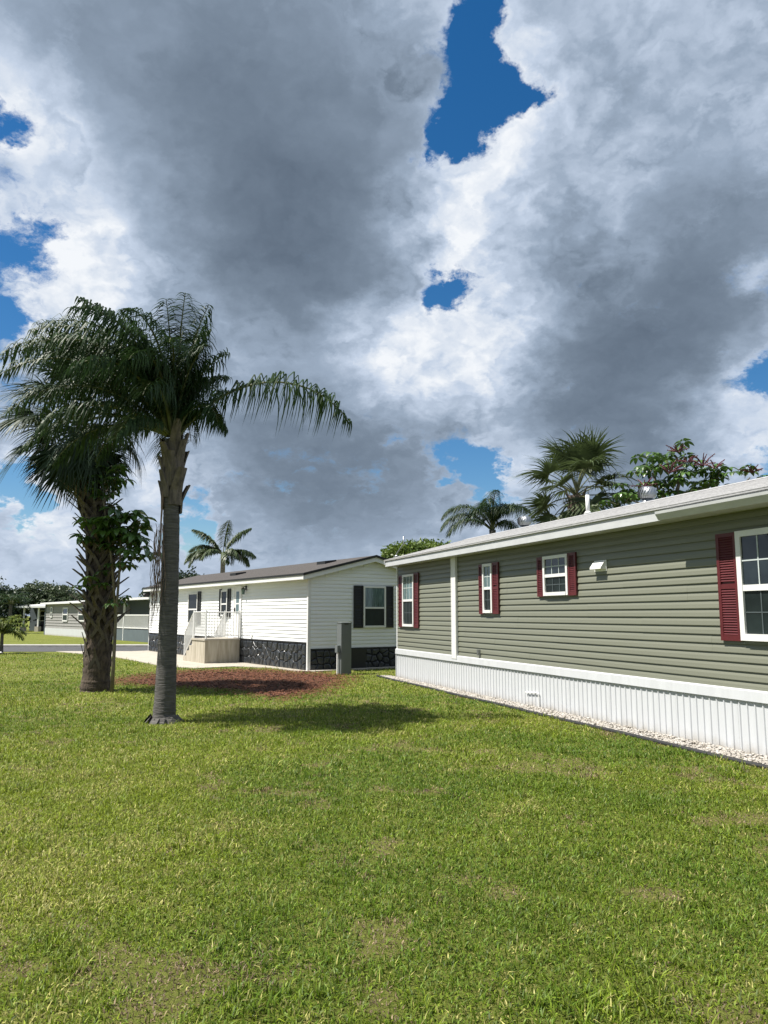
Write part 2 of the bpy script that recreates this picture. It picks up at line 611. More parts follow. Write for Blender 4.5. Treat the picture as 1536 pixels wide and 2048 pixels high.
def plank_profile(z, h, lap):
    """dutch-lap course: cove that faces up, flat face, overhanging butt edge (outward negative)"""
    return [(0.004, z + h + .004), (-.001, z + h), (-.003, z + h * .86), (-.011, z + h * .66), (-.0165, z + h * .50), (-.019, z + h * .3), (-.0225, z + .006), (-.0215, z), (.004, z + .002)]


class Wall:
    """places boxes on a home's wall given along/out/up; ax 'y' -> long wall (along x, out -y), 'x' -> gable (along y, out +x)"""

    def __init__(s, ax, base=0.0):
        s.ax, s.base = ax, base

    def P(s, a, out, z):
        return (a, s.base - out, z) if s.ax == 'y' else (s.base + out, a, z)

    def box(s, b, a0, a1, o0, o1, z0, z1, mi=0):
        p, q = s.P(a0, o0, z0), s.P(a1, o1, z1)
        b.box(tuple(min(i, j) for i, j in zip(p, q)), tuple(max(i, j) for i, j in zip(p, q)), mi)


def window(parent, wall, a0, a1, z0, z1, cols, rows, off=.026, split=.5, low=M_SCREEN, up=M_GLASS, fw=.055, muntin=True):
    b = MB()
    d = off + .045
    wall.box(b, a0, a0 + fw, off, d, z0, z1)
    wall.box(b, a1 - fw, a1, off, d, z0, z1)
    wall.box(b, a0 + fw, a1 - fw, off, d, z1 - fw, z1)
    wall.box(b, a0 + fw, a1 - fw, off, d + .012, z0, z0 + fw * 1.1)
    zm = z0 + (z1 - z0) * split
    wall.box(b, a0 + fw, a1 - fw, off, d - .008, zm - fw * .5, zm + fw * .5)
    w = b.build('window', M_WHITE, parent)
    for (p0, p1, c, r, mt, o) in ((zm + fw * .5, z1 - fw, cols, rows, up, d - .022), (z0 + fw * 1.1, zm - fw * .5, cols, rows, low, d - .032)):
        ia0, ia1 = a0 + fw, a1 - fw
        mb = MB()
        mw = .008
        for i in range(1, c):
            x = ia0 + (ia1 - ia0) * i / c
            wall.box(mb, x - mw, x + mw, o - .004, o + .007, p0, p1)
        for j in range(1, r):
            zz = p0 + (p1 - p0) * j / r
            wall.box(mb, ia0, ia1, o - .003, o + .006, zz - mw, zz + mw)
        if mb.v and muntin:
            mb.build('muntin', M_MUNTIN if mt is not M_SCREEN else M_MUNTIND, w)
        for i in range(c):
            for j in range(r):
                pb = MB()
                wall.box(pb, ia0 + (ia1 - ia0) * i / c, ia0 + (ia1 - ia0) * (i + 1) / c, off + .002, o,
                         p0 + (p1 - p0) * j / r, p0 + (p1 - p0) * (j + 1) / r)
                pb.build('pane', mt, w)
    return w


def shutter(parent, wall, a0, a1, z0, z1, mt, louvers=True, off=.026, pitch=.032):
    b = MB()
    d = off + .032
    fw = min(.05, (a1 - a0) * .2)
    wall.box(b, a0, a1, off, off + .012, z0, z1)
    wall.box(b, a0, a0 + fw, off + .012, d, z0, z1)
    wall.box(b, a1 - fw, a1, off + .012, d, z0, z1)
    zm = z0 + (z1 - z0) * .5
    tall = (z1 - z0) > 1.0
    rails = [(z0, z0 + .07), (z1 - .05, z1)] + ([(zm - .03, zm + .03)] if tall else [])
    for (r0, r1) in rails:
        wall.box(b, a0 + fw, a1 - fw, off + .012, d - .002, r0, r1)
    s = b.build('shutter', mt, parent)
    if louvers:
        l = MB()
        z = z0 + .08
        while z < z1 - .06:
            if not (tall and abs(z - zm) < .045):
                p = [wall.P(a0 + fw, off + .013, z + .024), wall.P(a1 - fw, off + .013, z + .024), wall.P(a1 - fw, d - .003, z), wall.P(a0 + fw, d - .003, z)]
                q = [(x, y, zz - .006) for x, y, zz in p]
                l.add(p + q, [(0, 1, 2, 3), (3, 2, 6, 7)])
            z += pitch
        l.build('louvers', mt, s)
    return s


# ------------------------------------------------------------------ green home
GA = .3483
G0 = (.372, 20.97, 0)
green = thing('mobile_home', 'sage green mobile home with maroon shutters and white skirting', 'house', G0, math.atan2(-math.cos(GA), math.sin(GA)))
GL, GW = 17.0, 4.3
ZS, ZB, ZF = .775, .65, 2.985
EO = .32
wl = Wall('y')
b = MB()
b.prism([(.006, .05), (GW, .05), (GW, 3.05), (GW / 2, 3.70), (.006, 3.05)], .012, GL, 'x')
b.build('wall', M_GREEN, green)
nc = 20
hc = (ZF + .02 - ZS) / nc
PLK = 3.66
pm = MB().prism(plank_profile(0, hc, 0), 0, PLK + .03, 'x').mesh('siding_plank', M_GREEN)
pend = {}
for i in range(nc):                    # 12 ft panels, joints staggered from course to course
    x = .03 - PLK * (((i // 2) * .37 + .13) % 1.0)
    k = 0
    while x < GL:
        x0, x1 = max(x, .03), min(x + PLK + .03, GL)
        oy = -.0016 if (k % 2) else 0.0
        me_ = pm
        if x1 - x0 < PLK - .01:
            key = round(x1 - x0, 3)
            me_ = pend.setdefault(key, MB().prism(plank_profile(0, hc, 0), 0, key, 'x').mesh('siding_plank', M_GREEN))
        if x1 - x0 > .04:
            put_obj('siding_plank', me_, green, (x0, oy, ZS + i * hc + rng.uniform(-.0012, .0012)))
        x += PLK
        k += 1
b = MB().box((-.012, -.028, ZB), (.035, .05, ZF + .02))
b.build('corner_post', M_WHITEV, green)
# skirting
b = MB()
b.prism([(-.016, ZS + .012), (-.03, ZS + .012), (-.062, ZS - .004), (-.065, ZB), (-.058, ZB), (-.05, ZB + .01), (-.016, ZB + .01)], -.03, GL, 'x')
b.build('skirting_cap', M_SKIRT, green)
rib = .124
prof = []
for k in range(3):
    x = k * rib
    prof += [(x, .028), (x + .018, .028), (x + .026, .042), (x + .040, .042), (x + .048, .028), (x + .085, .0265)]
pb = MB()
n = len(prof) + 1
pts = prof + [(3 * rib, .028)]
pb.add([(x, -o, -.02) for x, o in pts] + [(x, -o, ZB + .02) for x, o in pts], [(i, i + 1, n + i + 1, n + i) for i in range(n - 1)])
pmesh = pb.mesh('skirting_panel', M_SKIRT)
for k in range(int(GL / (3 * rib))):
    put_obj('skirting_panel', pmesh, green, (k * 3 * rib, -rng.uniform(0, .003), 0))
b = MB().box((-.03, -.05, -.02), (.0, 0, ZB + .02))
b.build('skirting_corner', M_SKIRT, green)
# eave: soffit, fascia, drip strip, roof
RZ, RE = 3.825, 3.165       # ridge height, eave height of the roof top
slope = (RZ - RE) / (GW / 2 + EO + .05)
MB().box((-.05, -EO, ZF + .004), (GL, .03, ZF + .02)).build('soffit', M_TRIMW, green)
MB().box((-.052, -EO - .022, ZF), (GL, -EO, ZF + .105)).build('fascia', M_TRIMW, green)
MB().box((-.05, -EO - .008, ZF + .105), (GL, -EO + .01, RE - .02)).build('drip_strip', M_TRIMW, green)
rb = MB()
ov = EO + .045
t = .028
rb.prism([(-ov, RE - t), (-ov, RE), (GW / 2, RZ), (GW + ov, RE), (GW + ov, RE - t), (GW / 2, RZ - t)], -.09, GL + .1, 'x')
roof = rb.build('roof', M_ROOFW, green)
# shingle courses: thin overlapping strips on the slope that shows
k = 0
cl = MB()
yy = -ov
while yy < GW / 2 - .1:
    z0 = RE + (yy + ov) * slope
    y1 = min(yy + .14, GW / 2)
    z1 = RE + (y1 + ov) * slope
    MB().add([(-.092, yy - .004, z0 + .0075), (GL + .1, yy - .004, z0 + .0075), (GL + .1, y1, z1 + .002), (-.092, y1, z1 + .002),
              (-.092, yy - .004, z0 - .002), (GL + .1, yy - .004, z0 - .002)], [(0, 1, 2, 3), (4, 5, 1, 0)]).build('shingle_course', M_ROOFW, roof)
    yy += .14
MB().prism([(GW / 2 - .15, RZ - .15 * slope + .006), (GW / 2, RZ + .016), (GW / 2 + .15, RZ - .15 * slope + .006), (GW / 2, RZ - .002)], -.095, GL + .1, 'x').build('ridge_cap', M_ROOFW, roof)
for sgn in (0, 1):
    pr = [(-ov, RE - t - .10), (-ov, RE - t), (GW / 2, RZ - t), (GW / 2, RZ - t - .12)] if sgn == 0 else [(GW / 2, RZ - t - .12), (GW / 2, RZ - t), (GW + ov, RE - t), (GW + ov, RE - t - .10)]
    MB().prism(pr, -.075, -.045, 'x').build('rake_board', M_TRIMW, green)
# gutter on the nearer half
gx = hit_y(green, 1314, 1030, -EO - .1)[0]
gp = [(-EO - .025, ZF + .10), (-EO - .025, ZF - .005), (-EO - .085, ZF - .005), (-EO - .105, ZF + .03), (-EO - .135, ZF + .075), (-EO - .14, ZF + .11), (-EO - .128, ZF + .113), (-EO - .12, ZF + .08), (-EO - .08, ZF + .01), (-EO - .035, ZF + .01), (-EO - .035, ZF + .10)]
MB().prism(gp, gx, GL, 'x').build('gutter', M_TRIMW, green)
# downspout
ax0, _ = hit_y(green, 903.5, 1200, -.05)
ax1, _ = hit_y(green, 913, 1200, -.05)
b = MB().box((ax0, -.072, ZS - .06), (ax1, -.02, ZF))
b.box((ax0 + .01, -.078, ZS - .06), (ax0 + .022, -.072, ZF)).box((ax1 - .022, -.078, ZS - .06), (ax1 - .01, -.072, ZF))
b.build('downspout', M_WHITE, green)


def gx_of(px, py):
    return hit_y(green, px, py, -.03)[0]


def gz_of(px, py):
    return hit_y(green, px, py, -.03)[1]


# (left, right, top, bottom) in photo pixels, columns, rows, shutter edges
a = [gx_of(807, 1200), gx_of(829, 1200)]
z = (gz_of(818, 1253), gz_of(818, 1149))
window(green, wl, a[0], a[1], z[0], z[1], 3, 2, up=M_GLASSL)
shutter(green, wl, a[0] - .30, a[0] - .005, z[0] - .02, z[1], M_RED, pitch=.04)
shutter(green, wl, a[1] + .005, a[1] + .30, z[0] - .03, z[1] + .02, M_RED, pitch=.04)
a = [gx_of(968, 1180), gx_of(986.5, 1180)]
z = (gz_of(977, 1226), gz_of(977, 1127.5))
window(green, wl, a[0], a[1], z[0], z[1], 2, 2, up=M_GLASSL)
shutter(green, wl, gx_of(959.5, 1180), a[0] - .004, z[0] - .02, z[1], M_RED)
shutter(green, wl, a[1] + .004, gx_of(998.5, 1180), z[0] - .02, z[1] + .01, M_RED)
a = [gx_of(1089, 1150), gx_of(1138, 1150)]
z = (gz_of(1113, 1191), gz_of(1113, 1110.5))
window(green, wl, a[0], a[1], z[0], z[1], 3, 2)
shutter(green, wl, gx_of(1076, 1150), a[0] - .004, z[0] - .01, z[1], M_RED)
shutter(green, wl, a[1] + .004, gx_of(1154, 1150), z[0] - .01, z[1] + .01, M_RED)
a = [gx_of(1480, 1170), gx_of(1480, 1170) + .92]
z = (gz_of(1490, 1281), gz_of(1490, 1061))
window(green, wl, a[0], a[1], z[0], z[1], 3, 2, fw=.075, split=.475)
shutter(green, wl, gx_of(1439, 1170), a[0] - .004, z[0] - .01, z[1] - .005, M_RED)
shutter(green, wl, a[1] + .004, a[1] + .36, z[0] - .01, z[1] - .005, M_RED)
# exhaust hood
x0, z0 = hit_y(green, 1187, 1142, -.05)
x1, z1 = hit_y(green, 1210, 1121, -.05)
b = MB()
zc_ = (z0 + z1) / 2
b.box((x0, -.03, z0 - .015), (x1, -.018, z1 + .01))
b.prism([(-.03, z1), (-.06, z1 - .015), (-.13, z0 + .045), (-.13, z0 + .02), (-.03, z0 + .02)], x0 + .012, x1 - .012, 'x')
b.build('exhaust_hood', M_PVC, green)
# outlet box under the siding
x0, z0 = hit_y(green, 957, 1305, -.05)
b = MB().box((x0 - .035, -.075, z0 - .06), (x0 + .035, -.02, z0 + .06)).box((x0 - .06, -.055, z0 + .01), (x0 - .035, -.03, z0 + .05))
b.build('outlet_box', M_GALV, green)
# drain pipe on the skirting
x0, z0 = hit_y(green, 1076, 1386, -.07)
x1, _ = hit_y(green, 1050, 1390, -.07)
MB().tube([(x0, -.06, .0), (x0, -.06, z0 - .01), (x0 - .02, -.06, z0), (x1, -.06, z0 - .03)], .011, 8).build('drain_pipe', M_PVC, green)


def on_roof(px, py, back=False):
    """where the pixel's ray meets the green home's near roof slope"""
    inv = frame_of(green).inverted()
    o = inv @ Vector((0, 0, CAMH))
    d = inv.to_3x3() @ pix_dir(px, py)
    # plane z = RE + (y+ov)*slope
    k = (RE + (o.y + ov) * slope - o.z) / (d.z - d.y * slope)
    return o + d * k


def turbine(px, py, r):
    inv = frame_of(green).inverted()
    o = inv @ Vector((0, 0, CAMH))
    d = inv.to_3x3() @ pix_dir(px, py)
    yb = GW / 2 + .42
    k = (yb - o.y) / d.y
    c = o + d * k
    zb = RZ - .42 * slope
    root = MB()
    root.tube([(c.x, yb, zb - .06), (c.x, yb, c.z - r * .55)], r * .62, 16)
    base = root.build('turbine_base', M_GALV, green, True)
    vb = MB()
    for i in range(20):
        a0 = 2 * math.pi * i / 20
        for j in range(7):
            t0, t1 = -1 + 2 * j / 7, -1 + 2 * (j + 1) / 7
            ring = []
            for tt in (t0, t1):
                rr = r * (.62 + .38 * math.sqrt(max(0, 1 - (tt * .98) ** 2)))
                hz = c.z + tt * r * .62
                tw = a0 + tt * .35
                ring.append((rr * .93, tw, hz))
                ring.append((rr, tw + .30, hz))
            p = [(c.x + q[0] * math.cos(q[1]), yb + q[0] * math.sin(q[1]), q[2]) for q in ring]
            vb.add(p, [(0, 1, 3, 2)])
    vb.tube([(c.x, yb, c.z + r * .55), (c.x, yb, c.z + r * .68)], [r * .63, r * .4], 16)
    vb.tube([(c.x, yb, c.z - r * .6), (c.x, yb, c.z + r * .6)], r * .5, 12)
    vb.build('turbine_vanes', M_GALV, base)


turbine(1294, 986, .185)
turbine(1049, 1042, .185)
# white vent stack
p = on_roof(1176, 1027)
b = MB().tube([(p.x, p.y, p.z - .02), (p.x, p.y, p.z + .42)], .045, 12)
b.tube([(p.x, p.y, p.z - .01), (p.x, p.y, p.z + .05)], [.10, .05], 12)
b.build('vent_stack', M_PVC, green, True)
# bent dish mast on the far rake
p = on_roof(793, 1113)
b = MB().tube([(p.x, p.y, p.z), (p.x + .02, p.y, p.z + .07), (p.x + .20, p.y + .10, p.z + .30), (p.x + .24, p.y + .13, p.z + .36), (p.x + .24, p.y + .13, p.z + .56)], .02, 8)
b.box((p.x - .08, p.y - .05, p.z - .02), (p.x + .08, p.y + .05, p.z + .025))
b.build('dish_mast', M_GALV, green, True)

# ------------------------------------------------------------------ white home
WA = .5998
W0 = (-2.297, 23.456, 0)
white = thing('mobile_home', 'white mobile home with black shutters, brown roof and black stone skirting', 'house', W0, math.atan2(-math.cos(WA), math.sin(WA)))
WL, WW = 15.3, 4.6
WZS, WZG, WZE = .86, .665, 2.75
WRZ, WRE = 3.58, 2.93
wo = .30
wslope = (WRZ - WRE) / (WW / 2 + wo + .03)
b = MB()
b.prism([(.006, .02), (WW, .02), (WW, 2.86), (WW / 2, 3.46), (.006, 2.86)], -WL, -.006, 'x')
b.build('wall', M_WHITEV, white)
nc = 17
hc = (WZE + .06 - WZS) / nc
pm = MB().prism(plank_profile(0, hc, 0), -WL + .02, -.05, 'x').mesh('siding_plank', M_WHITEV)
for i in range(nc):
    put_obj('siding_plank', pm, white, (0, 0, WZS + i * hc))
zz = WZG
hg = .116
while zz < 3.36:
    y0, y1 = .06, WW - .02
    top = zz + hg
    lim = 2.78
    if top > lim:
        cut = (top - lim) / wslope
        y0, y1 = max(y0, cut - .25), min(y1, WW - cut + .25)
    if y1 - y0 > .3:
        b = MB().prism([(-x, zz_) for x, zz_ in plank_profile(zz, hg, 0)], y0, y1, 'y')
        b.build('siding_plank', M_WHITEV, white)
    zz += hg
MB().box((-.05, -.03, .0), (.03, .07, WZE + .02)).build('corner_post', M_WHITE, white)
MB().box((-WL - .02, -.03, .0), (-WL + .05, .07, WZE + .02)).build('corner_post', M_WHITE, white)
MB().box((-WL - .1, -wo, WZE + .005), (.22, .02, WZE + .02)).build('soffit', M_WHITE, white)
MB().box((-WL - .15, -wo - .02, WZE), (.255, -wo, WRE - .035)).build('fascia', M_WHITE, white)
wt = .035
MB().prism([(-wo - .035, WRE - wt), (-wo - .035, WRE), (WW / 2, WRZ), (WW + wo + .035, WRE), (WW + wo + .035, WRE - wt), (WW / 2, WRZ - wt)], -WL - .2, .28, 'x').build('roof', M_ROOFB, white)
MB().prism([(-wo - .045, WRE - wt - .02), (-wo - .045, WRE + .008), (-wo - .033, WRE + .008), (-wo - .033, WRE - wt - .02)], -WL - .2, .285, 'x').build('drip_edge', M_DARK, white)
for sgn in (0, 1):
    for (nm, o0, o1, h0, h1, mt) in (('rake_board', .225, .25, .20, wt + .002, M_WHITE), ('rake_edge', .27, .292, wt + .03, -.012, M_DARK)):
        e0, e1 = -wo - .03, WW / 2
        za, zb2 = WRE, WRZ
        pr = [(e0, za - h0), (e1, zb2 - h0), (e1, zb2 - h1), (e0, za - h1)]
        if sgn:
            pr = [(WW - y, q) for y, q in pr]
        MB().prism(pr, o0, o1, 'x').build(nm, mt, white)
    pr = [(-wo, WRE - .17), (WW / 2, WRZ - .17), (WW / 2, WRZ - .155), (-wo, WRE - .155)]
    if sgn:
        pr = [(WW - y, q) for y, q in pr]
    MB().prism(pr, .018, .225, 'x').build('rake_soffit', M_WHITE, white)
ww = Wall('y')
wg = Wall('x')
# gable window
ya0, ya1 = hit_x(white, 726.5, 1210, .04)[0], hit_x(white, 771, 1210, .04)[0]
z0, z1 = hit_x(white, 748, 1255, .04)[1], hit_x(white, 748, 1172.5, .04)[1]
window(white, wg, ya0, ya1, z0, z1, 1, 1, up=M_GLASSL, split=.475)
shutter(white, wg, hit_x(white, 707.5, 1210, .04)[0], ya0 - .005, z0 - .01, z1 + .01, M_BLACK, pitch=.05)
shutter(white, wg, ya1 + .005, hit_x(white, 786.5, 1210, .04)[0], z0 - .01, z1 + .01, M_BLACK, pitch=.05)


def wx_of(px, py=1210):
    return hit_y(white, px, py, -.03)[0]


for (l, r, tp, bt, sl_, sr) in ((377.5, 396, 1186, 1248, None, 401.5), (443, 455.5, 1180.5, 1232.5, 439, 461)):
    z0, z1 = hit_y(white, (l + r) / 2, bt, -.03)[1], hit_y(white, (l + r) / 2, tp, -.03)[1]
    window(white, ww, wx_of(l), wx_of(r), z0, z1, 1, 1, split=.47, low=M_GLASSD, up=M_GLASSD)
    if sl_:
        shutter(white, ww, wx_of(sl_), wx_of(l) - .004, z0 - .02, z1 + .05, M_BLACK, pitch=.06)
    shutter(white, ww, wx_of(r) + .004, wx_of(sr), z0 - .02, z1 + .05, M_BLACK, pitch=.06)
# door
dx0, dx1 = wx_of(468), wx_of(483)
dz0, dz1 = WZS + .02, hit_y(white, 475, 1172, -.03)[1]
b = MB()
b.box((dx0, -.05, dz0), (dx0 + .06, -.018, dz1))
b.box((dx1 - .06, -.05, dz0), (dx1, -.018, dz1))
b.box((dx0 + .06, -.05, dz1 - .06), (dx1 - .06, -.018, dz1))
b.box((dx0 + .06, -.04, dz0), (dx1 - .06, -.018, dz1 - .06))
door = b.build('door', M_WHITE, white)
dzm = dz0 + (dz1 - dz0) * .55
MB().box((dx0 + .2, -.043, dz0 + .85), (dx1 - .2, -.038, dzm + .17)).build('pane', M_GLASSL, door)
MB().box((dx0 + .2, -.043, dzm + .22), (dx1 - .2, -.038, dz1 - .2)).build('pane', M_GLASSL, door)
MB().box((dx0 + .09, -.075, dz0 + .92), (dx0 + .14, -.04, dz0 + 1.05)).build('handle', M_DARK, door)
# lantern beside the door
lx, lz = hit_y(white, 489, 1180, -.08)
b = MB().box((lx - .04, -.035, lz), (lx + .06, -.017, lz + .16))
b.tube([(lx, -.03, lz + .1), (lx, -.10, lz + .14), (lx, -.13, lz + .06)], .018, 6)
lan = b.build('wall_lantern', M_DARK, white)
b = MB().tube([(lx, -.13, lz - .16), (lx, -.13, lz + .03)], [.05, .07], 6)
b.build('lantern_glass', M_GLASSL, lan)
MB().tube([(lx, -.13, lz + .03), (lx, -.13, lz + .08)], [.09, .02], 6).build('lantern_cap', M_DARK, lan)
# twin flood light at the far end
lx, lz = hit_y(white, 297, 1186, -.1)
b = MB().box((lx - .06, -.04, lz - .06), (lx + .06, -.017, lz + .06))
fl = b.build('flood_light', M_DARK, white)
for s in (-1, 1):
    MB().tube([(lx, -.04, lz), (lx + s * .10, -.09, lz - .03), (lx + s * .15, -.2, lz - .10), (lx + s * .16, -.22, lz - .12)], [.02, .03, .11, .115], 10).build('flood_head', M_DARK, fl)
# service tap on the lower siding
lx, lz = hit_y(white, 503, 1272, -.03)
MB().box((lx - .05, -.05, lz - .06), (lx + .05, -.018, lz + .06)).build('tap_cover', M_PVC, white)
# roof vents on the near slope
for (px, py) in ((476, 1149), (653, 1126)):
    inv = frame_of(white).inverted()
    o = inv @ Vector((0, 0, CAMH))
    d = inv.to_3x3() @ pix_dir(px, py)
    k = (WRE + (o.y + wo + .035) * wslope - o.z) / (d.z - d.y * wslope)
    c = o + d * k
    hx, hy = .28, .22
    vs = []
    for (sx, sy, e) in ((-1, -1, .10), (1, -1, .10), (1, 1, .05), (-1, 1, .05)):
        vs.append((c.x + sx * hx, c.y + sy * hy, c.z + sy * hy * wslope + e))
    vs += [(v[0], v[1], v[2] - .12) for v in vs]
    MB().add(vs, [(0, 1, 2, 3), (0, 4, 5, 1), (1, 5, 6, 2), (2, 6, 7, 3), (3, 7, 4, 0)]).build('roof_vent', M_DARK, white)


# faux stone skirting: every stone a piece of its own, laid as a random polygon bond
def voronoi_cells(w, h, s, rg):
    nx, ny = max(2, round(w / s)), max(2, round(h / s))
    seeds = [((i + .5 + rg.uniform(-.42, .42)) * w / nx, (j + .5 + rg.uniform(-.42, .42)) * h / ny) for i in range(nx) for j in range(ny)]
    out = []
    for (sx, sy) in seeds:
        poly = [(0, 0), (w, 0), (w, h), (0, h)]
        for (tx, ty) in seeds:
            if (tx, ty) == (sx, sy) or abs(tx - sx) > 3 * s or abs(ty - sy) > 3 * s:
                continue
            mx, my, nx_, ny_ = (sx + tx) / 2, (sy + ty) / 2, tx - sx, ty - sy
            new = []
            for i in range(len(poly)):
                p, q = poly[i], poly[(i + 1) % len(poly)]
                dp = (p[0] - mx) * nx_ + (p[1] - my) * ny_
                dq = (q[0] - mx) * nx_ + (q[1] - my) * ny_
                if dp <= 0:
                    new.append(p)
                if dp * dq < 0:
                    u = dp / (dp - dq)
                    new.append((p[0] + (q[0] - p[0]) * u, p[1] + (q[1] - p[1]) * u))
            poly = new
            if len(poly) < 3:
                break
        if len(poly) >= 3:
            out.append(((sx, sy), poly))
    return out


def stone_skirt(wall, a0, w, h, s, rg):
    back = MB()
    wall.box(back, a0, a0 + w, .004, .012, 0, h)
    bk = back.build('skirting_backing', M_STONEB, white)
    capb = MB()
    wall.box(capb, a0, a0 + w, .012, .05, h - .012, h + .03)
    capb.build('skirting_cap', M_DARK, white)
    for (c, poly) in voronoi_cells(w, h - .02, s, rg):
        n = len(poly)
        cx = sum(p[0] for p in poly) / n
        cy = sum(p[1] for p in poly) / n
        b = MB()
        rings = ((1 - .055, .012), (.84, .040), (.55, .056))
        dz = rg.uniform(-.006, .008)
        vs = []
        for (k, o) in rings:
            for p in poly:
                vs.append(wall.P(a0 + cx + (p[0] - cx) * k, o + (dz if o > .02 else 0), .005 + cy + (p[1] - cy) * k))
        fs = []
        for r_ in range(2):
            fs += [(r_ * n + i, r_ * n + (i + 1) % n, (r_ + 1) * n + (i + 1) % n, (r_ + 1) * n + i) for i in range(n)]
        fs.append(tuple(range(2 * n, 3 * n)))
        b.add(vs, fs)
        b.build('stone', M_STONE, bk)


rg2 = random.Random(3)
stone_skirt(ww, -WL + .06, WL - .12, WZS - .03, .24, rg2)
stone_skirt(wg, .08, WW - .1, WZG - .03, .23, rg2)
ap0, ap1 = hit_x(white, 702, 1310, .05)[0], hit_x(white, 731, 1310, .05)[0]
MB().box((.03, ap0, .01), (.075, ap1, WZG - .01)).build('access_panel', M_DARK, white)

# ------------------------------------------------------------------ porch steps of the white home
porch = thing('porch_steps', 'stained concrete entry steps with white metal railing at the white house door', 'steps', W0, white.rotation_euler.z)
PT = .80
px1 = wx_of(481, 1300)
px0 = px1 - 1.25
PD = 1.35
b = MB().box((px0, -PD, 0), (px1, -.07, PT))
b.build('landing', M_BLOCK, porch)
MB().box((px0 - .03, -PD - .03, PT), (px1 + .03, -.065, PT + .06)).build('landing_slab', M_CONC, porch)
ns = 3
for i in range(ns):
    h = PT * (ns - i) / (ns + 1)
    MB().box((px0 - .28 * (i + 1), -PD, 0), (px0 - .28 * i, -.07, h)).build('step', M_BLOCK, porch)


def railing(p0, p1, z0, z1, pitch=.10):
    """p0,p1 ground points (x,y); z0,z1 base heights"""
    rb_ = MB()
    hgt = .92
    A, B = Vector((*p0, z0)), Vector((*p1, z1))
    for off_, r_ in ((.10, .014), (hgt, .022)):
        rb_.tube([A + Vector((0, 0, off_)), B + Vector((0, 0, off_))], r_, 6)
    for P in (A, B):
        rb_.tube([P, P + Vector((0, 0, hgt + .06))], .026, 6)
    rl = rb_.build('railing', M_WHITE, porch)
    L_ = (B - A).length
    n_ = max(2, int(L_ / pitch))
    bm_ = MB().tube([(0, 0, .10), (0, 0, hgt)], .013, 5).mesh('baluster', M_WHITE)
    for i in range(1, n_):
        q = A.lerp(B, i / n_)
        put_obj('baluster', bm_, rl, tuple(q))


zt = PT + .06
railing((px1 - .04, -.1), (px1 - .04, -PD + .04), zt, zt)
railing((px1 - .06, -PD + .04), (px0 + .05, -PD + .04), zt, zt)
railing((px0, -PD + .04), (px0 - .85, -PD + .04), zt, .12)
railing((px0, -.12), (px0 - .85, -.12), zt, .12)

# ------------------------------------------------------------------ paved apron in front of the white home
Wm = frame_of(white)
wl0 = Wm @ Vector((0.25, -.25, 0))
apron = [tuple(ground(*p))[:2] for p in ((112, 1303.5), (160, 1308), (215, 1312), (270, 1322.5), (330, 1334), (395, 1337.5), (470, 1334), (545, 1337), (598, 1344.5))]
apron += [tuple((Wm @ Vector((.25, -.02, 0))))[:2], tuple((Wm @ Vector((-WL - .2, .3, 0))))[:2], (-11.6, ROAD0 + .02)]
tag(flat_slab('driveway', apron, .028, M_CONC), kind='structure')
gp0 = [tuple((Wm @ Vector(v)))[:2] for v in ((.25, -.02, 0), (.45, 0, 0), (.42, 4.7, 0), (.0, 4.7, 0), (.0, -.02, 0))]
tag(flat_slab('footing_strip', gp0, .035, M_CONC), kind='structure')

# ------------------------------------------------------------------ utility pedestal
p = ground(690, 1349)
ped = thing('utility_pedestal', 'tall grey green electrical pedestal beside the white house gable', 'meter box', p, .62)
s = 1 / FPX * p.y
hh = at_depth(690, 1245, p.y).z
wd2 = 11.8 * s
b = MB().box((-wd2, -.06, 0), (wd2, .16, hh - .02))
b.build('cabinet', M_GREYBOX, ped)
MB().prism([(-.075, hh - .02), (-.075, hh), (.17, hh + .02), (.17, hh - .02)], -wd2 - .012, wd2 + .012, 'x').build('cap', M_GREYBOX, ped)
b = MB().box((-wd2 - .105, -.02, .62), (-wd2, .11, .82))
b.build('side_box', M_GREYBOX, ped)
MB().tube([(-wd2 - .06, .04, 0), (-wd2 - .06, .04, .63)], .028, 8).build('conduit', M_PVC, ped)
MB().box((-.06, -.075, hh - .055), (.06, -.06, hh - .03)).build('latch', M_DARK, ped)

# ------------------------------------------------------------------ gravel strip and edging
Gm = frame_of(green)


def gl(x, out, z=0):
    return Gm @ Vector((x, -out, z))


def strip_out(x):
    return .36 + .012 * x


edge_pts = [gl(-.75, .32), gl(-.5, .36)] + [gl(x, strip_out(x) + .02 * math.sin(x * 1.7)) for x in np.arange(0, GL, .5)]
ed = MB()
for i in range(len(edge_pts) - 1):
    pass
ed.tube([(p.x, p.y, .012) for p in edge_pts], .034, 6)
tag(ed.build('lawn_edging', M_EDGE, None, True), 'black rubber edging strip along the white gravel beside the sage home', 'edging')
bed = [(p.x, p.y) for p in edge_pts] + [tuple(gl(GL, 0))[:2], tuple(gl(-.6, 0))[:2]]
bs_ = flat_slab('gravel_bed', bed, .012, mat('pale_gravel_soil', (.36, .33, .28), .9, col2=(.2, .18, .15), vscale=40), .05)
tag(bs_, kind='structure')
